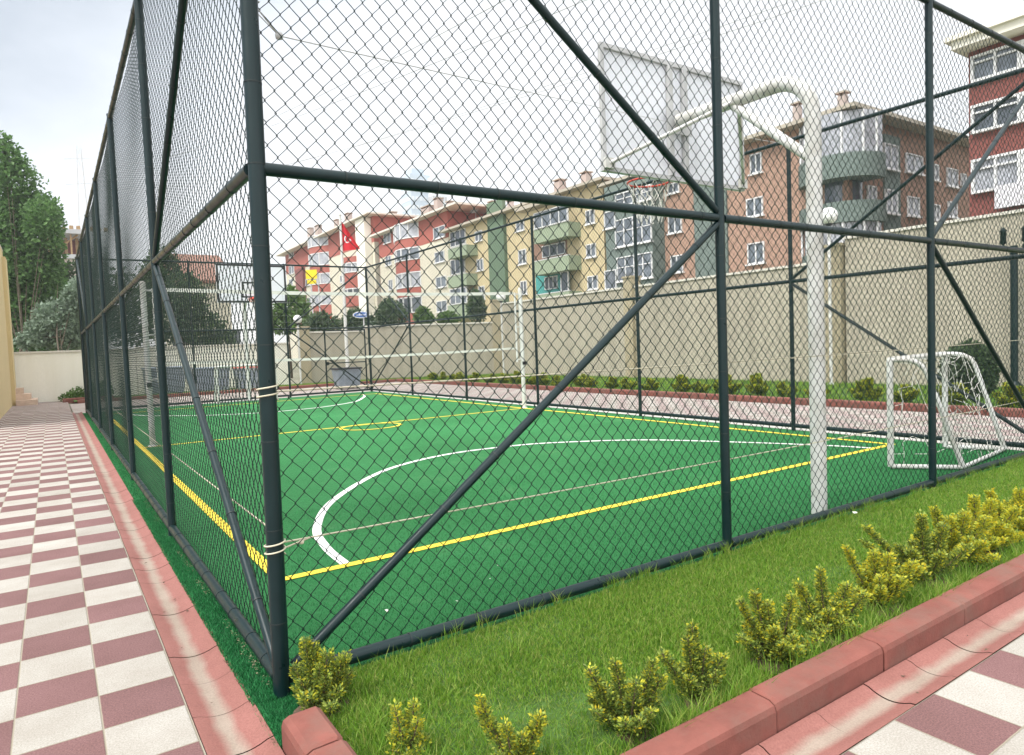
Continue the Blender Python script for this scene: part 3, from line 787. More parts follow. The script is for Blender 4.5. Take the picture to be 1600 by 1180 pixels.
golden_shrub((2.98, -1.22, .05), bush_branches(rn, 15, .14, .26, .05)+rel([(-.16, 0, .38, .028), (-.03, 0, .34, .05), (.05, 0, .32, .05), (.18, .02, .26, .05), (.22, 0, .2, .045)]),
             'golden shrub with one thin yellow shoot rising at its left', .021, 150, .66, 8)
golden_shrub((3.62, -1.18, .05), bush_branches(rn, 20, .2, .3, .055)+rel([(-.3, .02, .36, .028), (-.34, 0, .28, .025), (-.02, 0, .44, .05), (.08, 0, .36, .055), (.2, -.06, .2, .05), (-.22, -.1, .1, .035), (-.3, -.12, .06, .035)]),
             'largest golden shrub, with a leaning bare-sided branch and low shoots over the kerb', .022, 150, .52, 9)
golden_shrub((4.05, -1.16, .05), bush_branches(rn, 22, .23, .28, .06)+rel([(-.1, 0, .40, .045), (.06, .03, .36, .06), (.18, 0, .33, .06), (-.02, 0, .33, .06)]),
             'tall golden shrub with a bright orange-yellow patch, behind the largest one', .022, 150, .66, 10)
golden_shrub((4.5, -1.12, .05), bush_branches(rn, 20, .22, .28, .06)+rel([(-.05, 0, .40, .05), (.1, 0, .36, .06), (.24, 0, .3, .06)]),
             'golden shrub with bright yellow tips near the right edge of the lawn', .023, 140, .72, 11)
golden_shrub((5.05, -1.12, .05), bush_branches(rn, 18, .22, .3, .06)+rel([(-.15, 0, .36, .05), (.05, 0, .36, .06)]),
             'golden shrub farthest along the near kerb, half out of the picture', .023, 140, .68, 12)
# the row along the far kerb: one plant, copied
def far_shrub(base, seed):
    r2 = random.Random(seed)
    return golden_shrub(base, bush_branches(r2, 12, .24, .5, .10), 'golden shrub in the row along the far red kerb', .06, 60, .52, seed, 'golden shrubs along the far kerb')
protos = [far_shrub((13.75, 2.0, .06), 21), far_shrub((13.8, 3.0, .06), 22), far_shrub((13.7, 3.9, .06), 23)]
y = 4.75; i = 0
while y < 26:
    c = copy_tree(protos[i % 3]); c.location = (13.75+random.uniform(-.12, .25), y, .06); c.rotation_euler = (0, 0, random.uniform(0, 6)); s_ = random.uniform(.8, 1.15); c.scale = (s_, s_, s_*random.uniform(.85, 1.1))
    y += random.uniform(.7, 1.15); i += 1

def crown_cloud(blobs, n, size, shell=.55, seed=1):
    rn = np.random.default_rng(seed); w = np.array([b[3]*b[4]*b[5] for b in blobs])**(.66); w /= w.sum()
    k = rn.choice(len(blobs), n, p=w); B = np.array(blobs)[k]
    d = rn.normal(0, 1, (n, 3)); d /= np.linalg.norm(d, axis=1)[:, None]
    r = shell+(1-shell)*rn.random(n)**.5
    # ragged clumps
    lump = 1+.16*np.sin(d[:, 0]*7+k)*np.sin(d[:, 1]*6+k*2)*np.sin(d[:, 2]*8+k)+rn.normal(0, .06, n)
    P = B[:, :3]+d*B[:, 3:6]*(r*lump)[:, None]
    D = d*.5+rn.normal(0, .6, (n, 3)); D /= np.linalg.norm(D, axis=1)[:, None]
    s = size*rn.uniform(.6, 1.4, n)
    return leaf_arrays(P, D, s, s*.6)
def tree(name, label, cat, base, blobs, n, size, mt, trunk_r=.16, group=None, seed=1, shell=.45, limb=.5):
    rt = thing(name, label, cat, base, group)
    V, F = crown_cloud(blobs, n, size, shell, seed); 
    b = MB(); base = Vector(base); rnd = random.Random(seed)
    topz = min(max(q[2] for q in blobs), base[2]+(4.5 if limb < .3 else 99)); c = V3(sum(q[0] for q in blobs)/len(blobs), sum(q[1] for q in blobs)/len(blobs), topz)
    mid = base.lerp(c, .5)+V3(rnd.uniform(-.2, .2), rnd.uniform(-.2, .2), 0)
    b.tube([base-V3(0, 0, .2), base.lerp(mid, .5), mid, c], [trunk_r*1.2, trunk_r, trunk_r*limb*1.4, trunk_r*.15], 8)
    for q in blobs:
        s_ = base.lerp(c, rnd.uniform(.25, .6)); b.tube([s_, s_.lerp(Vector(q[:3]), .6)+V3(0, 0, .1), q[:3]], [trunk_r*limb, trunk_r*limb*.6, trunk_r*.08], 6)
    b.build('trunk', M['bark'], rt)
    np_mesh('crown', V, F, mt, rt)
    return rt
def blobs_px(lst, depth, thick=1.0):
    """(px, py, half width px, half height px) -> ellipsoids at a real distance"""
    out = []
    for px, py, a, c in lst:
        k = depth/F_PX; p = at(px, py, depth+random.uniform(-.8, .8)*thick)
        out.append((p.x, p.y, p.z, a*k, a*k*1.0, c*k))
    return out
random.seed(9)
bl = blobs_px([(-40, 330, 60, 70), (20, 285, 38, 45), (15, 250, 20, 30), (45, 340, 45, 45), (68, 350, 28, 42), (30, 420, 60, 50), (78, 395, 22, 35), (-20, 450, 70, 60), (40, 490, 55, 45), (80, 330, 14, 25), (5, 225, 10, 20), (0, 380, 60, 60), (60, 440, 40, 50), (10, 460, 50, 60), (50, 540, 50, 40)], 42)
tree('broadleaf_tree', 'tall broadleaf tree with a thick green crown behind the cream wall', 'tree', (-2.2, 43, 0), bl, 40000, .25, M['tree_g'], .2, None, 31, .15, .15)
bl = blobs_px([(92, 498, 32, 28), (66, 520, 22, 22), (114, 470, 16, 26), (42, 532, 14, 14), (120, 516, 15, 24), (104, 530, 30, 16), (120, 445, 8, 12)], 35.5)
tree('silver_shrub', 'silvery grey-green shrub leaning over the cream wall', 'shrub', (-.4, 36, 0), bl, 5600, .20, M['tree_s'], .05, None, 32, .3)
bl = blobs_px([(95, 440, 30, 32), (118, 430, 22, 25), (125, 480, 20, 50), (60, 460, 30, 40), (155, 485, 34, 55), (190, 480, 34, 60), (215, 500, 26, 45), (55, 525, 55, 35), (110, 525, 40, 40)], 46)
tree('clipped_hedge', 'dense dark hedge below the unfinished building', 'hedge', (1.5, 46, 0), bl, 11000, .25, M['tree_d'], .06, None, 33, .3)
bl = blobs_px([(262, 490, 36, 50), (290, 470, 32, 45), (315, 515, 36, 30), (240, 450, 24, 40), (345, 530, 24, 16)], 41)
tree('dark_tree', 'dark bushy tree behind the left fence, below the brown roof', 'tree', (5.8, 41, 0), bl, 7500, .24, M['tree_d'], .16, None, 34, .35)
bl = blobs_px([(255, 415, 22, 30), (240, 440, 16, 40)], 44)
tree('dark_conifer', 'narrow dark conifer rising beside the brown roof', 'tree', (4.9, 43.6, 0), bl, 2500, .22, M['tree_d'], .12, None, 35, .3)
bl = blobs_px([(455, 480, 26, 26), (440, 505, 24, 16), (470, 500, 18, 18), (450, 460, 14, 12)], 43)
tree('green_tree', 'bright green tree beside the far white basketball board', 'tree', (12, 41.5, 0), bl, 4200, .22, M['tree_l'], .12, None, 36, .35)
for k, (px, py, a, c, mt, lb) in enumerate(((505, 505, 26, 15, 'tree_d', 'dark bush behind the far wall, under the yellow sign'), (560, 500, 24, 15, 'tree_d', 'dark bush behind the far wall, beside the oval sign'),
                                         (612, 490, 24, 22, 'tree_d', 'round dark bush in front of the red and white flats'), (575, 512, 22, 8, 'tree_s', 'pale green bush low behind the far wall'),
                                         (662, 494, 14, 13, 'tree_l', 'light green bush at the foot of the red bay'), (745, 478, 13, 24, 'tree_d', 'dark upright bush at the foot of the yellow flats'),
                                         (700, 497, 16, 9, 'tree_l', 'low light bush between the red and the yellow flats'))):
    d = 38 if px < 640 else 44
    bl = blobs_px([(px, py, a, c), (px+a*.5, py+c*.3, a*.6, c*.7), (px-a*.5, py+c*.3, a*.6, c*.7), (px-a*.2, py-c*.5, a*.5, c*.6)], d, .3)
    p = at(px, py, d); tree('garden_bush', lb, 'bush', (p.x, p.y, 0), bl, 1900, .17, M[mt], .06, 'bushes behind the boundary wall', 40+k, .3)
p = on(1511, 621, 2, .06)
bl = []; bd_ = (p-CAM).dot(FW); k_ = bd_/F_PX
q = at(1514, 580, bd_); bl = [(q.x, q.y, q.z, 34*k_, 34*k_, 42*k_)]
tree('ball_shrub', 'dark green shrub clipped to a ball, behind the right-hand goal', 'shrub', (q.x, q.y, .05), bl, 5200, .10, M['tree_d'], .06, None, 50, .75)
# small plant patch at the end of the path
b = MB(); kerb_run(b, (-.55, 28.6, 0), (1.2, 28.6, 0), .12, .14, .8, 1); struct(b.build('kerb', M['red_conc']))
bl = [(.25, 29.4, .2, .7, .5, .3), (-.2, 29.3, .12, .5, .4, .2), (.7, 29.3, .3, .5, .5, .4)]
tree('low_plant', 'low green plant mound at the end of the chequered path', 'plant', (.2, 29.4, 0), bl, 1500, .12, M['tree_l'], .03, None, 51, .3)

# ------------------------------------------------------------------ boundary walls
def wall_seg(label, p0, p1, h, th=.25, mt='wall', pillars=(), side=1, ph=None, cop=True):
    p0, p1 = V3(*p0), V3(*p1); d = (p1-p0); Ln = d.length; d.normalize(); n = V3(-d.y, d.x, 0)*side
    rt = thing('boundary_wall', label, 'wall', p0)
    def obox(b, t0, t1, o0, o1, z0, z1):
        v = []
        for z in (z0, z1):
            for t, o in ((t0, o0), (t1, o0), (t1, o1), (t0, o1)): v.append(p0+d*t+n*o+V3(0, 0, z))
        b.add(v, [(3, 2, 1, 0), (4, 5, 6, 7), (0, 1, 5, 4), (1, 2, 6, 5), (2, 3, 7, 6), (3, 0, 4, 7)])
    b = MB(); obox(b, 0, Ln, 0, th, -.1, h); b.build('wall_body', M[mt], rt)
    if cop: b = MB(); obox(b, -.02, Ln+.02, -.05, th+.05, h+.001, h+.075); b.build('coping', M['coping'], rt)
    for t, hh in pillars:
        b = MB(); obox(b, t-.24, t+.24, -.16, th+.1, -.1, hh); obox(b, t-.28, t+.28, -.20, th+.14, hh+.001, hh+.08); b.build('pillar', M['pillar'], rt)
    return rt
XW = 18.6
wall_seg('tallest stretch of the beige boundary wall, below the tan and brick-red flats', (XW, -9, 0), (XW, 7.9, 0), 4.27, pillars=(), side=-1)
wall_seg('long middle stretch of the beige boundary wall with two ochre pillars, below the tan and yellow flats', (XW, 8.15, 0), (XW, 26.3, 0), 3.66, pillars=((.05, 4.1), (8.7, 4.05)), side=-1)
c1, c2, c3 = at(660, 590, 35), at(574, 598, 34.2), at(470, 603, 32.6)
wall_seg('low angled stretch of beige wall at the far corner, with an ochre pillar at its right end', (XW, 26.55, 0), (c2.x, c2.y, 0), 2.72, pillars=((.15, 3.85),), side=-1)
wall_seg('pale beige wall behind the far fence and the flagpole', (c2.x, c2.y, 0), (c3.x, c3.y, 0), 2.5, pillars=((3.0, 2.75),), side=-1)
wall_seg('low pale wall behind the far goal and the waste containers', (c3.x-.3, 30, 0), (2.2, 30.05, 0), 2.02, mt='cream', side=-1)
wall_seg('cream wall closing off the end of the chequered path', (2.18, 30.05, 0), (-2.4, 30, 0), 1.97, mt='cream', side=-1)

# ------------------------------------------------------------------ lamps, flagpole, signs, containers
def globe_lamp(label, x, y, h, r=.24):
    rt = thing('globe_lamp', label, 'street lamp', (x, y, 0), 'white globe lamps along the boundary wall')
    b = MB(); b.tube([(x, y, 0), (x, y, h-r-.06)], .045, 10); b.lathe((x, y, 0), [(.12, 0), (.12, .06), (.05, .12)], 12); b.build('lamp_post', M['white_steel'], rt)
    b = MB(); b.lathe((x, y, h-r-.06), [(.05, 0), (.09, .03), (.09, .09), (.06, .1)], 12); b.build('lamp_collar', M['black'], rt)
    b = MB(); b.lathe((x, y, h), [(r*math.sin(R(a)), -r*math.cos(R(a))) for a in range(0, 181, 12)], 18); b.build('globe', M['globe'], rt)
globe_lamp('white globe lamp on a slim pole in front of the tan flats', 17.95, 8.0, 4.93)
globe_lamp('white globe lamp in front of the yellow flats', 17.95, 25.35, 3.98)
p = at(465, 499, 31.8); globe_lamp('white globe lamp before the far wall, left of the flagpole', p.x, p.y, p.z, .2)
p = on(1597, 609, 2, 0)
rt = thing('lantern_post', 'dark green lantern post against the tall beige wall at the right edge', 'lamp post', (18.1, 3.5, 0))
b = MB(); b.tube([(18.1, 3.5, 0), (18.1, 3.5, 3.45)], .08, 10); b.lathe((18.1, 3.5, 0), [(.2, 0), (.2, .1), (.09, .25)], 12); b.build('pole', M['fence'], rt)
b = MB()
for dx_ in (-.22, .22):
    b.tube([(18.1, 3.5, 3.4), (18.1, 3.5+dx_*.8, 3.35), (18.1, 3.5+dx_, 3.5)], .025, 6)
    b.lathe((18.1, 3.5+dx_, 3.5), [(.03, 0), (.07, .04), (.06, .3), (.09, .32), (0, .42)], 8)
b.build('lantern', M['fence'], rt)

FP = (10.45, 27.0)
fp = thing('flagpole', 'tall white flagpole standing behind the far fence', 'flagpole', (FP[0], FP[1], 0))
b = MB(); b.tube([(FP[0], FP[1], 0), (FP[0], FP[1], 4), (FP[0], FP[1], 7.72)], [.085, .07, .05], 12); b.lathe((FP[0], FP[1], 7.72), [(.05, 0), (.08, .05), (.05, .1), (0, .13)], 10); b.build('pole', M['white_steel'], fp)
b = MB(); b.lathe((FP[0], FP[1], 0), [(.25, 0), (.25, .12), (.12, .18)], 12); b.build('foot', M['concrete'], fp)
fl = thing('flag', 'red flag with a white crescent and star hanging slack from the flagpole', 'flag', (FP[0]+.06, FP[1], 7.5))
r3 = RT0; f3 = Vector((FW.x, FW.y, 0)).normalized()
def flagpt(u, v):      # u along the fly, v down the hoist: a slack cloth
    wdt = (.10+.72*v)
    p = V3(FP[0]+.06, FP[1], 7.5)+r3*(u*wdt)+f3*(.09*math.sin(u*9+v*2)*(u+.1))-V3(0, 0, v*1.35+u*.22*(1-v)-.05*u)
    return p
b = MB(); nu, nv = 16, 16
vs = [flagpt(i/nu, j/nv) for j in range(nv+1) for i in range(nu+1)]
fs = [(j*(nu+1)+i, j*(nu+1)+i+1, (j+1)*(nu+1)+i+1, (j+1)*(nu+1)+i) for j in range(nv) for i in range(nu)]
b.add(vs, fs, 0, True); fo = b.build('cloth', M['flag'], fl)
b = MB()
def fp2(u, v): return flagpt(u, v)-f3*.012
prof = []
for a in range(-150, 151, 15):
    prof.append((.36+.20*math.cos(R(180+a)), .62+.125*math.sin(R(180+a)), .40+.155*math.cos(R(180+a)), .62+.098*math.sin(R(180+a))))
for q0, q1 in zip(prof[:-1], prof[1:]):
    b.quad(fp2(q0[0], q0[1]), fp2(q1[0], q1[1]), fp2(q1[2], q1[3]), fp2(q0[2], q0[3]))
st = []
for k in range(10):
    a = R(180+36*k); rr = 1 if k % 2 == 0 else .4; st.append(fp2(.64+.10*rr*math.cos(a), .62+.062*rr*math.sin(a)))
cst = fp2(.64, .62)
for k in range(10): b.add([cst, st[k], st[(k+1) % 10]], [(0, 1, 2)])
b.build('crescent_and_star', M['pvc'], fl)

def container(label, x, y, w, d, h, lid):
    rt = thing('waste_container', label, 'waste container', (x, y, 0), 'waste containers behind the far fence')
    b = MB()
    e = .07
    v = [(x-w/2+e, y-d/2+e, .14), (x+w/2-e, y-d/2+e, .14), (x+w/2-e, y+d/2-e, .14), (x-w/2+e, y+d/2-e, .14), (x-w/2, y-d/2, h), (x+w/2, y-d/2, h), (x+w/2, y+d/2, h), (x-w/2, y+d/2, h)]
    b.add(v, [(3, 2, 1, 0), (0, 1, 5, 4), (1, 2, 6, 5), (2, 3, 7, 6), (3, 0, 4, 7), (4, 5, 6, 7)])
    for k in range(1, 4): b.box((x-w/2+w*k/4-.02, y-d/2-.01, .3), (x-w/2+w*k/4+.02, y-d/2+.04, h-.1))
    b.build('bin_body', M['galv'], rt)
    b = MB(); b.box((x-w/2-.04, y-d/2-.04, h+.002), (x+w/2+.04, y+d/2+.04, h+.07), 0, .03); b.build('lid', M[lid], rt)
    for sx in (-1, 1):
        for sy in (-1, 1):
            b = MB(); cx, cy = x+sx*(w/2-.15), y+sy*(d/2-.15)
            b.tube([(cx-.03, cy, .08), (cx+.03, cy, .08)], .08, 12); b.build('wheel', M['black'], rt)
container('blue-grey waste container with a dark lid at the foot of the flagpole', 9.35, 24.2, 1.0, .8, .82, 'black')
container('blue-grey waste container farthest left behind the far fence', 3.0, 28.2, 1.5, .9, 1.15, 'galv')
container('blue-grey waste container with a grey lid directly behind the far goal', 4.75, 27.9, 1.35, .9, 1.05, 'galv')
container('blue-grey waste container with a red lid hidden half by the thick corner post', 6.3, 27.8, 1.2, .9, 1.0, 'lid_red')

def sign_post(name, label, px, py, d, maker, mats, poles=(0,)):
    p = at(px, py, d); rt = thing(name, label, 'sign', (p.x, p.y, 0))
    for q in poles:
        b = MB(); a = p+r3*q; b.tube([(a.x, a.y, 0), (a.x, a.y, p.z+.1)], .04, 8); b.build('sign_post', M['satin'], rt)
    maker(p-f3*.05, rt)
    return rt
def plate(b, p, w, h, mi=0, t=.02, off=0):
    v = []
    for o in (off, off+t):
        for sx, sz in ((-1, -1), (1, -1), (1, 1), (-1, 1)): v.append(p+r3*(sx*w/2)+V3(0, 0, sz*h/2)-f3*o)
    b.add(v, [(0, 1, 2, 3), (7, 6, 5, 4), (0, 4, 5, 1), (1, 5, 6, 2), (2, 6, 7, 3), (3, 7, 4, 0)], mi)
def mk_yellow(p, rt):
    b = MB(); plate(b, p, .62, .5); plate(b, p-V3(0, 0, .42), .5, .22); b.build('sign_board', M['sign_y'], rt)
def oval(b, p, w, h, t0, t1, mi=0):
    k = 20; v = [p+r3*(w/2*math.cos(2*math.pi*i/k))+V3(0, 0, h/2*math.sin(2*math.pi*i/k))-f3*t for t in (t0, t1) for i in range(k)]
    b.add(v, [tuple(range(k, 2*k))]+[(i, (i+1) % k, k+(i+1) % k, k+i) for i in range(k)]+[tuple(reversed(range(k)))], mi)
def mk_oval(p, rt):
    b = MB(); oval(b, p, .9, .36, 0, .04); b.build('sign_board', M['pvc'], rt)
    b = MB(); oval(b, p, .8, .28, .041, .05); b.build('sign_panel', M['sign_b'], rt)
    b = MB()
    for k, s_ in enumerate((.1, .06, .12, .06, .07, .06, .1)): plate(b, p+r3*(-.24+.08*k)+V3(0, 0, (s_-.08)*.4), .045, s_, 0, .006, .051)
    b.build('lettering', M['pvc'], rt)
def mk_tri(p, rt):
    b = MB(); v = lambda s_, t: [p+r3*(math.cos(R(90+120*k))*s_)+V3(0, 0, math.sin(R(90+120*k))*s_)-f3*t for k in range(3)]
    b.add(v(.36, 0)+v(.36, .02), [(3, 4, 5), (2, 1, 0), (0, 1, 4, 3), (1, 2, 5, 4), (2, 0, 3, 5)], 0); b.add(v(.24, .023), [(0, 1, 2)], 1)
    b.build('sign_board', [M['rim'], M['pvc']], rt)
sign_post('yellow_sign', 'yellow sign board on two grey posts behind the far wall', 487, 429, 38, mk_yellow, None, (-.05, .35))
sign_post('oval_sign', 'small blue oval sign with a white rim behind the far wall', 565, 492, 36, mk_oval, None, (.1,))
sign_post('warning_sign', 'triangular warning sign with a red edge behind the far wall', 514, 500, 38, mk_tri, None, (0,))

# ------------------------------------------------------------------ buildings
class Facade:
    def __init__(s, rt, axis, val): s.rt, s.ax, s.val = rt, axis, val
    def rect(s, px0, py0, px1, py1, out=0):
        cx, cy = (px0+px1)/2, (py0+py1)/2; v = s.val-out; u = 1 if s.ax == 0 else 0
        a, c = on(px0, cy, s.ax, v)[u], on(px1, cy, s.ax, v)[u]
        return min(a, c), max(a, c), on(cx, py1, s.ax, v).z, on(cx, py0, s.ax, v).z
    def u(s, px, py=400, out=0): return on(px, py, s.ax, s.val-out)[1 if s.ax == 0 else 0]
    def z(s, px, py, out=0): return on(px, py, s.ax, s.val-out).z
    def bx(s, b, u0, u1, z0, z1, d0, d1, mi=0):
        if s.ax == 0: b.box((s.val-d1, u0, z0), (s.val-d0, u1, z1), mi)
        else: b.box((u0, s.val-d1, z0), (u1, s.val-d0, z1), mi)
    def part(s, name, mt, u0, u1, z0, z1, d0, d1, parent=None):
        b = MB(); s.bx(b, u0, u1, z0, z1, d0, d1); return b.build(name, M[mt], parent or s.rt)
    def window(s, r, cols=2, glass='glass', out=0, rows=1, fw=.07, sill=True):
        u0, u1, z0, z1 = s.rect(*r, out=out); fw = min(fw, .16*(u1-u0), .16*(z1-z0))
        b = MB(); o = out; e = .10
        s.bx(b, u0, u1, z0, z0+fw, o-.04, o+e); s.bx(b, u0, u1, z1-fw, z1, o-.04, o+e); s.bx(b, u0, u0+fw, z0+fw, z1-fw, o-.04, o+e); s.bx(b, u1-fw, u1, z0+fw, z1-fw, o-.04, o+e)
        for k in range(1, cols): c = u0+(u1-u0)*k/cols; s.bx(b, c-fw*.55, c+fw*.55, z0+fw, z1-fw, o-.04, o+e-.01)
        for k in range(1, rows): c = z0+(z1-z0)*(k+.3)/(rows+.3); s.bx(b, u0+fw, u1-fw, c-fw*.4, c+fw*.4, o-.04, o+e-.015)
        w = b.build('window', M['pvc'], s.rt)
        b = MB(); s.bx(b, u0+fw, u1-fw, z0+fw, z1-fw, o-.03, o+.03); b.build('pane', M[glass], w)
        if sill: b = MB(); s.bx(b, u0-.1, u1+.1, z0-.09, z0-.002, o+.0, o+.18); b.build('sill', M['pvc'], w)
        return w
    def balcony(s, pxr, depth=1.3, mt='green', rail=False):
        """parapet seen in the photo at pxr; slab below it"""
        u0, u1, z0, z1 = s.rect(*pxr, out=depth)
        b = MB(); t = .12
        s.bx(b, u0, u1, z0, z1, depth-t, depth); s.bx(b, u0, u0+t, z0, z1, .003, depth-t); s.bx(b, u1-t, u1, z0, z1, .003, depth-t)
        s.bx(b, u0+t, u1-t, z0+.02, z0+.17, .003, depth-t)
        o = b.build('balcony', M[mt], s.rt)
        b = MB(); s.bx(b, u0-.03, u1+.03, z1+.002, z1+.06, depth-t-.02, depth+.03); b.build('rail', M['pvc'], o)
        return o
def hip_roof(rt, F, u0, u1, z, depth, over=.7, rise=1.4, mt='roofred', eave='eave', th=.22):
    b = MB(); F.bx(b, u0-over, u1+over, z, z+th, -depth-over, over); ev = b.build('eave', M[eave], rt)
    b = MB(); a0, a1 = u0-over+.05, u1+over-.05; d0, d1 = over-.05, -depth-over+.05; dm = (d0+d1)/2; k = min((a1-a0)*.3, (d0-d1)/2)
    P = lambda u, d, zz: (F.val-d, u, zz) if F.ax == 0 else (u, F.val-d, zz)
    vs = [P(a0, d0, z+th+.003), P(a1, d0, z+th+.003), P(a1, d1, z+th+.003), P(a0, d1, z+th+.003), P(a0+k, dm, z+th+rise), P(a1-k, dm, z+th+rise)]
    b.add(vs, [(0, 1, 5, 4), (2, 3, 4, 5), (1, 2, 5), (3, 0, 4), (3, 2, 1, 0)])
    return b.build('roof', M[mt], rt)
def chimney(F, roof, px, py0, py1, wpx, out=-3.0, mt='chim'):
    wpx *= .62; u0, u1, z0, z1 = F.rect(px-wpx/2, py0, px+wpx/2, py1, out)
    b = MB(); w = min(u1-u0, .8)
    F.bx(b, u0, u1, z0-1.2, z1-.25, out-w, out)
    for uu in (u0+.03, u1-.15): F.bx(b, uu, uu+.12, z1-.249, z1-.1, out-w+.05, out-.05)
    F.bx(b, u0-.1, u1+.1, z1-.099, z1, out-w-.1, out+.1, 1)
    b.build('chimney', [M[mt], M['eave']], roof)
def dish(F, roof, px, py, out=-2.5, r=.45):
    v = F.val-out; p = on(px, py, F.ax, v)
    b = MB(); b.tube([p-V3(0, 0, 1.4), p], .03, 6); n = 14; d = V3(-.75, -.3, .55).normalized(); a = d.cross(V3(0, 0, 1)).normalized(); c = a.cross(d)
    vs = [p]+[p+d*.12+(a*math.cos(6.283*i/n)+c*math.sin(6.283*i/n))*r for i in range(n)]
    b.add(vs, [(0, 1+i, 1+(i+1) % n) for i in range(n)]); b.tube([p, p+d*.5], .015, 4)
    b.build('dish', M['satin'], roof)

# --- tan block of flats
XB = 35.0
rt = thing('apartment_block', 'tan block of flats with dark green bays and a rounded glazed corner', 'apartment block', (XB, 20, 0))
F = Facade(rt, 0, XB); zt = F.z(1225, 208)
u0, u1 = F.u(1327), F.u(962)
YR = u0
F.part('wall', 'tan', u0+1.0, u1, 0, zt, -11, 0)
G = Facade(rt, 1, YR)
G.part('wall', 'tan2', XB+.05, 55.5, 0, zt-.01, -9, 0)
roof = hip_roof(rt, F, u0, u1, zt, 11, .9, 1.0, 'roofbrown')
b = MB(); G.bx(b, XB+11, 56.3, zt+.01, zt+.2, -9, .9); b.build('eave', M['eave'], rt)
for r in ((1044, 286, 1062, 302), (1045, 336, 1066, 364), (1049, 399, 1068, 426), (1173, 240, 1191, 271), (1167, 309, 1193, 338), (1169, 379, 1195, 412), (1047, 242, 1062, 262)): F.window(r)
a0, a1, _, _ = F.rect(1086, 250, 1137, 420); F.part('stair_band', 'greengrey', a0, a1, 0, zt-.02, .003, .12)
# glazed bay at the left end
u0b, u1b = F.u(1020, 390, 1.2), F.u(947, 390, 1.2)
F.part('bay', 'greengrey', u0b, u1b, 0, zt-.3, .003, 1.2)
for r in ((962, 296, 1019, 318), (962, 338, 1019, 382), (965, 398, 1020, 437)): F.window(r, 4, 'glass', 1.2, 2)
for r in ((945, 330, 962, 357), (946, 422, 964, 452)): F.window(r, 1, 'glass', 1.2)
# rounded corner bay
def corner_bay(z0, z1, mt, name, rad, parent=None):
    b = MB(); c = (XB+.9, u0+1.9); n = 14
    ring = lambda z, q: [(c[0]+q*math.cos(R(95+i*(195)/n)), c[1]-1.0+q*1.05*math.sin(R(95+i*195/n)), z) for i in range(n+1)]
    k = n+1; v = ring(z0, rad)+ring(z1, rad)
    b.add(v, [(i, i+1, k+i+1, k+i) for i in range(n)], 0, True); b.add(ring(z1, rad), [tuple(range(k))]); b.add(ring(z0, rad), [tuple(reversed(range(k)))])
    return b.build(name, M[mt], parent or rt)
zz = lambda py: on(1285, py, 0, XB-1.0).z
corner_bay(zz(246), zt-.05, 'glass_l', 'bay_window', 1.95)
corner_bay(zz(283), zz(246)-.003, 'greengrey', 'balcony', 2.1)
corner_bay(zz(352), zz(320), 'greengrey', 'balcony', 2.1)
corner_bay(zz(318), zz(283)-.004, 'glass_d', 'bay_window', 1.0)
corner_bay(zz(395), zz(352)-.004, 'glass_l', 'bay_window', 1.85)
corner_bay(0, zz(395)-.004, 'greengrey', 'balcony', 2.0)
b = MB()
for a in (120, 150, 180, 210, 240, 265):
    for (za, zb) in ((zz(246), zt-.05), (zz(395), zz(352)-.004)):
        x, y = XB+.9+1.97*math.cos(R(a)), u0+.9+1.97*1.05*math.sin(R(a)); b = MB(); b.box((x-.05, y-.05, za), (x+.05, y+.05, zb)); b.build('mullion', M['pvc'], rt)
# right-hand face
a0, a1, _, _ = G.rect(1380, 300, 1404, 330); G.part('stair_band', 'greengrey', a0, a1, 0, zt-.6, .003, .12)
for r, o in (((1352, 220, 1365, 250), 0), ((1380, 226, 1401, 265), .12), ((1414, 242, 1440, 271), 0), ((1454, 257, 1465, 282), 0), ((1478, 264, 1495, 292), 0), ((1500, 272, 1508, 290), 0),
          ((1354, 291, 1368, 323), 0), ((1383, 297, 1401, 334), .12), ((1417, 308, 1435, 338), 0), ((1456, 320, 1467, 345), 0), ((1480, 316, 1494, 340), 0), ((1354, 362, 1368, 392), 0), ((1417, 374, 1435, 402), 0)):
    G.window(r, 2, 'glass_l', o)
for px, p0, p1, w in ((1314, 143, 190, 18), (1243, 160, 208, 15)): chimney(F, roof, px, p0, p1, w)
for px, p0, p1, w in ((1392, 196, 212, 18), (1436, 203, 228, 12)): chimney(G, roof, px, p0, p1, w, -2.5)
for px, py in ((1204, 190), (1225, 197), (1182, 198)): dish(F, roof, px, py)

# --- yellow and green flats
rt = thing('apartment_block', 'yellow block of flats with green balconies and a dark green stair tower', 'apartment block', (XB, 46, 0))
F = Facade(rt, 0, XB); zt = F.z(800, 331)
F.part('wall', 'yellow', F.u(945), F.u(703), 0, zt, -10, 0)
roof = hip_roof(rt, F, F.u(945), F.u(703), zt, 10, .8, 1.2, 'roofred')
F.part('stair_tower', 'green_d', F.u(793), F.u(768), 0, zt+1.4, .003, .35)
for r in ((743, 361, 754, 377), (746, 405, 756, 423), (749, 447, 758, 468), (807, 345, 820, 361), (811, 390, 823, 413), (814, 439, 824, 460), (916, 328, 930, 350), (917, 381, 932, 402), (919, 431, 935, 452)): F.window(r)
F.part('recess', 'tan2', F.u(887), F.u(834), F.z(860, 404), F.z(860, 372), .003, .03)
F.part('recess', 'teal', F.u(889), F.u(836), F.z(862, 460), F.z(862, 421), .003, .03)
for r in ((834, 353, 888, 375), (834, 404, 889, 426), (836, 458, 890, 478), (700, 386, 729, 402), (700, 430, 729, 448), (700, 476, 729, 498)): F.balcony(r, 1.3)
F.window((835, 326, 888, 352), 4, 'glass', 1.3, 1, sill=False)
for r in ((848, 381, 884, 400), (852, 432, 872, 452), (705, 404, 727, 428), (704, 360, 728, 384)): F.window(r, 3, 'glass_d', .03, sill=False)
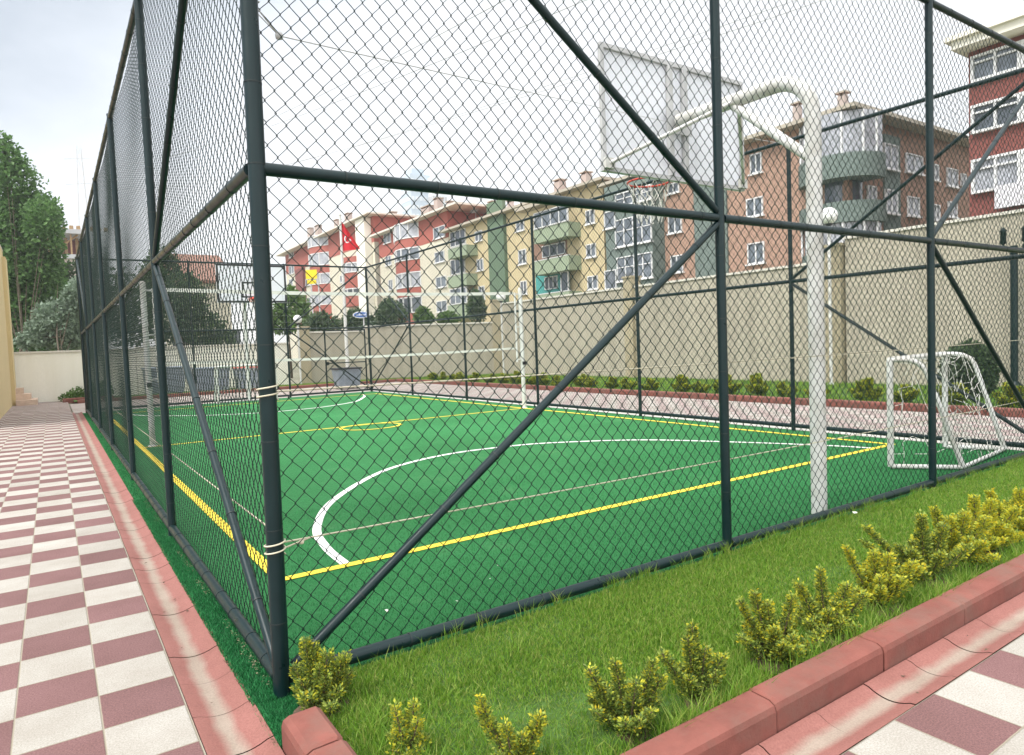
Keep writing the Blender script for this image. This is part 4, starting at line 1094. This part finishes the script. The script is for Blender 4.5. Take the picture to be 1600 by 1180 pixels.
F.window((877, 424, 889, 458), 1, 'glass_d', .5, sill=False); F.window((704, 450, 730, 475), 3, 'glass', 1.3, 2, sill=False)
F.part('roof_slab', 'eave', F.u(888), F.u(834), F.z(860, 326), F.z(860, 320), .81, 1.9)
for px, p0, p1, w in ((766, 314, 345, 10), (870, 280, 312, 14), (912, 268, 310, 13), (926, 280, 312, 14), (797, 312, 335, 14)): chimney(F, roof, px, p0, p1, w)
for px, py in ((722, 326), (743, 328), (812, 316)): dish(F, roof, px, py, -2.5, .6)

# --- red and white flats, two blocks
rt = thing('apartment_block', 'red and cream block of flats with a curved window bay, next to the yellow flats', 'apartment block', (XB, 66, 0))
F = Facade(rt, 0, XB); zt = F.z(645, 350); zb = F.z(645, 388)
ua, ub = F.u(702), F.u(593)
F.part('wall', 'whitew', ua, ub, 0, zb, -9, 0); F.part('wall', 'redw', ua, ub+.02, zb+.003, zt, -9.02, .02)
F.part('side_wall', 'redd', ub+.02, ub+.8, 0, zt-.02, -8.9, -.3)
roof = hip_roof(rt, F, ua-2.5, ub, zt, 9, 1.0, 1.0, 'roofred', 'coping')
def curved_bay(F, rt, px0, px1, levels, bulge=1.1):
    u0, u1 = F.u(px1), F.u(px0); um, hw = (u0+u1)/2, (u1-u0)/2; n = 10
    for (y0, y1, mt) in levels:
        z1, z0 = F.z((px0+px1)/2, y0), F.z((px0+px1)/2, y1)
        b = MB(); k = n+1
        ring = lambda z, s_: [(F.val-s_*bulge*math.sin(math.pi*i/n)-.01, um-hw+2*hw*i/n, z) for i in range(k)]
        v = ring(z0+.004, 1)+ring(z1, 1); b.add(v, [(i, k+i, k+i+1, i+1) for i in range(n)], 0, True)
        b.add(ring(z1, 1), [tuple(reversed(range(k)))]); b.add(ring(z0+.004, 1), [tuple(range(k))])
        o = b.build('bay_window' if mt.startswith('glass') else 'bay_panel', M[mt], rt)
        if mt.startswith('glass'):
            b = MB(); pr = ring(z0, 1.03)
            for i in range(0, k, 2): x, y, _ = pr[i]; b.box((x-.07, y-.07, z0+.01), (x+.05, y+.07, z1-.01))
            for zq in (z0+.05, z1-.1):
                for i in range(n): b.tube([ring(zq, 1.04)[i], ring(zq, 1.04)[i+1]], .07, 4, cap=False)
            b.build('frame', M['pvc'], o)
curved_bay(F, rt, 618, 656, [(350, 376, 'glass_l'), (376, 390, 'redw'), (390, 410, 'glass'), (410, 428, 'redw'), (428, 452, 'glass_l'), (452, 466, 'redw'), (466, 491, 'glass_d'), (491, 530, 'redw')])
for r in ((600, 361, 611, 380), (603, 400, 612, 415), (608, 437, 614, 453), (608, 474, 615, 490), (678, 354, 696, 372), (680, 393, 695, 410), (682, 432, 698, 449), (683, 470, 699, 487)): F.window(r, 2, 'glass', .02 if r[1] < 385 else 0)
for px, p0, p1, w in ((594, 338, 358, 7), (610, 331, 356, 9), (681, 309, 348, 9), (700, 314, 345, 8), (664, 322, 345, 20)): chimney(F, roof, px, p0, p1, w, -4)
rt = thing('apartment_block', 'farthest red and cream block of flats, behind the flag', 'apartment block', (XB, 95, 0))
F = Facade(rt, 0, XB); zt = F.z(520, 366); zb = F.z(520, 402)
ua, ub = F.u(586), F.u(446)
F.part('wall', 'whitew', ua, ub, 0, zb, -9, 0); F.part('wall', 'redw', ua, ub+.03, zb+.003, zt, -9.02, .03)
roof = hip_roof(rt, F, ua, ub, zt, 9, 1.4, 1.1, 'roofred', 'coping')
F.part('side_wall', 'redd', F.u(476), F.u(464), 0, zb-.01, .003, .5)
F.part('pier', 'cream', F.u(582), F.u(568), 0, zt-.1, .031, 1.0)
curved_bay(F, rt, 488, 514, [(370, 388, 'glass_l'), (388, 398, 'redw'), (398, 418, 'glass_l'), (418, 430, 'redw'), (430, 447, 'glass_l'), (447, 461, 'redw'), (461, 479, 'glass_l'), (479, 520, 'redw')], 1.6)
curved_bay(F, rt, 541, 561, [(403, 412, 'redw'), (412, 428, 'glass_l'), (428, 452, 'redw'), (452, 464, 'glass_d'), (464, 480, 'redw')], 1.2)
for r in ((452, 390, 459, 402), (452, 415, 460, 428), (452, 436, 458, 446), (478, 436, 485, 446), (480, 465, 487, 476), (562, 373, 568, 386), (532, 430, 538, 441)): F.window(r, 2, 'glass', .03)
for px, p0, p1, w in ((494, 352, 372, 8), (482, 356, 372, 6), (541, 333, 362, 8), (561, 338, 362, 8), (524, 343, 362, 7)): chimney(F, roof, px, p0, p1, w, -4)

# --- brick-red and white flats at the right edge
rt = thing('apartment_block', 'brick-red block of flats with long bands of white windows at the right edge', 'apartment block', (34, 8, 0))
F = Facade(rt, 0, 34.0); zt = F.z(1545, 72)
ua, ub = -8, F.u(1514, 200)
F.part('wall', 'brickred', ua, ub, 0, zt, -11, 0)
b = MB(); F.bx(b, ua-.5, ub+.30, zt, zt+.35, -12, 1.0); ev = b.build('roof', M['cream'], rt)
F.part('roof_edge', 'cream', ua-.8, ub+.5, zt+.351, zt+.55, -12.3, 1.2, ev)
for y0, y1, c in ((82, 124, 5), (160, 205, 5), (246, 300, 5), (338, 380, 5)):
    z0, z1 = F.z(1545, y1), F.z(1545, y0)
    t = ub-.15
    for wd in (1.9, 1.9, 2.2, 2.2, 2.2, 2.2):
        b = MB(); u0, u1 = t-wd+.02, t; fw = .11
        F.bx(b, u0, u1, z0, z0+fw, .002, .22); F.bx(b, u0, u1, z1-fw, z1, .002, .22); F.bx(b, u0, u0+fw, z0+fw, z1-fw, .002, .22); F.bx(b, u1-fw, u1, z0+fw, z1-fw, .002, .22)
        F.bx(b, (u0+u1)/2-.05, (u0+u1)/2+.05, z0+fw, z1-fw, .002, .2); F.bx(b, u0+fw, u1-fw, z0+(z1-z0)*.68, z0+(z1-z0)*.68+.08, .002, .19)
        w = b.build('window', M['pvc'], rt); b = MB(); F.bx(b, u0+fw, u1-fw, z0+fw, z1-fw, .002, .08); b.build('pane', M[random.choice(['glass', 'glass_l', 'glass_l', 'glass_d'])], w)
        t -= wd
F.part('awning', 'cloth', F.u(1640, 308, .5), F.u(1553, 308, .5), F.z(1580, 322, .5), F.z(1580, 286, .5), .3, .45)

# --- far towers
for px, w, top, lb, mt in ((655, 34, 278, 'pale blue glass tower far behind the red flats', 'towerb'), (686, 26, 282, 'pale white tower block far behind the red flats, right of the glass one', 'towerw')):
    d = 320; p = at(px, 420, d); q = at(px, top, d)
    rt = thing('tower_block', lb, 'tower', (p.x, p.y, 0)); k = w*d/F_PX/2
    b = MB(); b.box((p.x-k, p.y-k, 0), (p.x+k, p.y+k, q.z), 0); b.box((p.x-k*.6, p.y-k*.6, q.z), (p.x+k*.6, p.y+k*.6, q.z+3))
    for j in range(int(q.z/4)):
        for i in range(5):
            a = -k+k*2*(i+.15)/5; c = -k+k*2*(i+.85)/5
            b.box((p.x+a, p.y-k-.15, 4*j+1.2), (p.x+c, p.y-k+.1, 4*j+3), 1); b.box((p.x-k-.15, p.y+a, 4*j+1.2), (p.x-k+.1, p.y+c, 4*j+3), 1)
    b.build('wall', [M[mt], M['slabgrey' if mt == 'towerw' else 'towerw']], rt)

# --- brown-roofed house behind the left fence
p0, p1 = at(255, 470, 60), at(342, 470, 60)
rt = thing('house', 'low house with a broad brown tiled roof behind the left fence', 'house', ((p0.x+p1.x)/2, p0.y, 0))
ze, zr = at(300, 452, 60).z, at(300, 405, 60).z
b = MB(); b.box((p0.x, 55, 0), (p1.x-.3, 64, ze)); b.build('wall', M['whitew'], rt)
b = MB(); a = .6; xa, xb, ya, yb = p0.x-a, p1.x+.2, 54.4, 64.6
b.add([(xa, ya, ze), (xb, ya, ze), (xb, yb, ze), (xa, yb, ze), (xa+.5, 59.5, zr), (xb-.3, 59.5, zr)], [(0, 1, 5, 4), (2, 3, 4, 5), (1, 2, 5), (3, 0, 4), (3, 2, 1, 0)])
b.add([(xa, ya, ze-.2), (xb, ya, ze-.2), (xb, yb, ze-.2), (xa, yb, ze-.2), (xa, ya, ze-.003), (xb, ya, ze-.003), (xb, yb, ze-.003), (xa, yb, ze-.003)], [(0, 1, 5, 4), (1, 2, 6, 5), (2, 3, 7, 6), (3, 0, 4, 7), (3, 2, 1, 0)])
b.build('roof', M['roofbrown'], rt)
xm = (p0.x+p1.x)/2
for xx in (xm-2.2, xm, xm+1.8): b = MB(); b.box((xx-.5, 54.95, 2.2), (xx+.5, 55.03, 3.6)); b.build('window', M['glass_d'], rt)

# --- unfinished building with scaffold
p0, p1 = at(84, 400, 80), at(150, 400, 80)
rt = thing('unfinished_building', 'unfinished concrete building with timber props above the hedge', 'building', (p0.x, p0.y, 0))
zf, zc = at(100, 398, 80).z, at(100, 366, 80).z; X0, X1, Y0, Y1 = p0.x-.5, p1.x-.6, p0.y-1, p0.y+9
b = MB(); b.box((X0, Y0, 0), (X1, Y1, zf-.5)); b.build('wall', M['chim'], rt)
b = MB(); b.box((X0-.3, Y0-.3, zf-.49), (X1, Y1, zf)); b.box((X0-.5, Y0-.5, zc), (X1, Y1, zc+.5)); b.build('floor_slab', M['slabgrey'], rt)
x = X0
while x < X1:
    for q0, q1 in (((x, Y0+.1, zf+.002), (x+.18, Y0+.28, zc-.002)), ((x+.6, Y0+3, zf+.002), (x+.9, Y0+3.3, zc-.002))):
        b = MB(); b.box(q0, q1); b.build('timber_prop', M['timber'], rt)
    x += 1.1
b = MB(); b.tube([(X0+.3, Y0+.4, zf), (X0+3, Y0+.4, zc)], .12, 6)
b.build('timber_prop', M['timber'], rt)
b = MB(); b.box((X0, Y0+5, zf+.002), (X1, Y0+5.3, zc-.002)); b.build('inner_wall', M['redd'], rt)
b = MB()
for k in range(9): b.box((X0+.1+k*.7, Y0-.45, zc+.502), (X0+.5+k*.7, Y0+.5, zc+.502+random.uniform(.15, .5)))
b.build('formwork', M['timber'], rt)

# --- cream building at the left edge, with steps
rt = thing('corner_building', 'cream building corner at the left edge beside the chequered path', 'building', (-4, 27, 0))
b = MB(); b.box((-9, 18, 0), (-2.14, 29.8, 5.95)); b.box((-2.139, 28.6, 0), (-2.02, 29.75, 5.6)); b.build('wall', M['ochre'], rt)
b = MB(); b.box((-9.1, 17.9, 5.951), (-2.13, 29.85, 6.0)); b.build('coping', M['coping'], rt)
b = MB(); b.box((-2.019, 28.3, 0), (-1.35, 29.7, .2)); b.box((-2.019, 28.6, .201), (-1.55, 29.7, .42)); b.box((-2.019, 28.9, .421), (-1.78, 29.7, .64))
tag(b.build('steps', M['red_conc'] if False else mk('step stone', (.55, .42, .33), .85, .12)), 'three pinkish stone steps at the foot of the cream building', 'steps')

# --- pylon and overhead lines
pb = at(136, 420, 110); zt_ = at(136, 235, 110).z
rt = thing('electricity_pylon', 'thin steel lattice pylon far off above the left fence', 'pylon', (pb.x, pb.y, 0))
b = MB(); s_ = .7
for sx in (-1, 1):
    for sy in (-1, 1): b.tube([(pb.x+sx*1.4, pb.y+sy*1.4, 0), (pb.x+sx*.3, pb.y+sy*.3, zt_)], .045, 4)
z = 2; k = 0
while z < zt_-1:
    q = 1.4-1.1*z/zt_; q2 = 1.4-1.1*(z+2)/zt_
    b.tube([(pb.x-q, pb.y-q, z), (pb.x+q2, pb.y-q2, z+2)], .025, 3); b.tube([(pb.x+q, pb.y-q, z), (pb.x-q2, pb.y-q2, z+2)], .025, 3); z += 2
b.build('mast', M['satin'], rt)
arms = []
b = MB()
for dz_ in (1.5, 5.5):
    z = zt_-dz_
    b.tube([pb*1-V3(0, 0, pb.z-z)-r3*2.6, V3(pb.x, pb.y, z)+r3*2.6], .045, 4); arms += [V3(pb.x, pb.y, z)-r3*2.6, V3(pb.x, pb.y, z)+r3*2.6]
b.build('cross_arm', M['satin'], rt)
ends = [(1010, -40, 16), (900, -60, 17), (1200, 30, 18), (1330, -30, 17)]
for k, (a, (px, py, d)) in enumerate(zip(arms, ends)):
    b = MB(); e = at(px, py, d); far = e+(e-a).normalized()*60+V3(0, 0, 6)
    b.tube(sagline(a, e, 2.5, 30)+[far], .012, 3)
    tag(b.build('power_line', M['satin']), 'thin overhead power line crossing the cloudy sky', 'power line', 'overhead power lines')

# ------------------------------------------------------------------ air
b = MB(); b.box((-130, -60, -1.2), (260, 420, 120)); hz = b.build('haze', mk('haze', (.8, .8, .8))); struct(hz, 'stuff')
nt = hz.data.materials[0].node_tree
nt.nodes.clear(); o_ = N(nt, 'ShaderNodeOutputMaterial'); pv = N(nt, 'ShaderNodeVolumePrincipled'); pv.inputs['Color'].default_value = (.93, .95, .97, 1); pv.inputs['Density'].default_value = HAZE
L(nt, pv.outputs[0], o_.inputs['Volume'])
# ------------------------------------------------------------------ light and sky
SUN_EL, SUN_AZ = R(54), R(-100)    # azimuth measured from +y towards +x
sd = bpy.data.lights.new('sun', 'SUN'); so = bpy.data.objects.new('sun', sd); COL.objects.link(so)
sd.energy = 1.45; sd.angle = R(22); sd.color = (1, .965, .91)
dirv = V3(math.sin(SUN_AZ)*math.cos(SUN_EL), math.cos(SUN_AZ)*math.cos(SUN_EL), math.sin(SUN_EL))
so.rotation_euler = (-dirv).to_track_quat('-Z', 'Y').to_euler(); so.location = dirv*60
w = bpy.data.worlds.new('World'); scene.world = w; w.use_nodes = True; nt = w.node_tree
bg = nt.nodes['Background']; out = nt.nodes['World Output']
sky = N(nt, 'ShaderNodeTexSky', sky_type='NISHITA'); sky.sun_disc = False; sky.sun_elevation = SUN_EL; sky.sun_rotation = SUN_AZ
L(nt, sky.outputs[0], bg.inputs['Color']); bg.inputs['Strength'].default_value = .1
tc = N(nt, 'ShaderNodeTexCoord').outputs['Generated']
mp = N(nt, 'ShaderNodeMapping'); mp.inputs['Scale'].default_value = (1, 1, 2.2); mp.inputs['Location'].default_value = (.35, .1, .0); L(nt, tc, mp.inputs[0])
n1 = noise(nt, mp.outputs[0], 1.7, 6, .55)
sp = N(nt, 'ShaderNodeSeparateXYZ'); L(nt, tc, sp.inputs[0])
# cloud deck: brighter low and to the east, greyer and bluer high in the west
el = math_n(nt, 'ADD', math_n(nt, 'MULTIPLY', sp.outputs[2], 1.1), math_n(nt, 'MULTIPLY', sp.outputs[0], -.55))
el = math_n(nt, 'ADD', el, math_n(nt, 'MULTIPLY', math_n(nt, 'SUBTRACT', n1, .5), .5))
cc = ramp(nt, el, [(.0, (.44, .44, .44)), (.18, (.425, .43, .438)), (.29, (.365, .385, .41)), (.40, (.235, .258, .287)), (.6, (.28, .30, .33))])
# an overcast sky is brightest overhead; the unseen part behind the camera is brightened to light the scene
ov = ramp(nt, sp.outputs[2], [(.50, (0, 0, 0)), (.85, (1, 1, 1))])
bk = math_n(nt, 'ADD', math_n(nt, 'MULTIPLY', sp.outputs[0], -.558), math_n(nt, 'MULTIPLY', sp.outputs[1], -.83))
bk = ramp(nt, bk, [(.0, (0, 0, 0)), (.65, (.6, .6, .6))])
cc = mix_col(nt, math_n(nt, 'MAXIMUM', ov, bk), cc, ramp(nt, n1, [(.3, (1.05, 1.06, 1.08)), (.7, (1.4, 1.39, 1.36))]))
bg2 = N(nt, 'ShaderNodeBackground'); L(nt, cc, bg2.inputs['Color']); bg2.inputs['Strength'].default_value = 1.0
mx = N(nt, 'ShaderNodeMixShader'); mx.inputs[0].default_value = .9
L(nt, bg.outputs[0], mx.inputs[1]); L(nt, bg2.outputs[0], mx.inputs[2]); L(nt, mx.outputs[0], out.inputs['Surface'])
vs = scene.view_settings; vs.view_transform = 'Standard'; vs.look = 'None'; vs.gamma = 1; vs.use_curve_mapping = False; vs.exposure = 1.45
scene.cycles.max_bounces = 6; scene.cycles.diffuse_bounces = 3
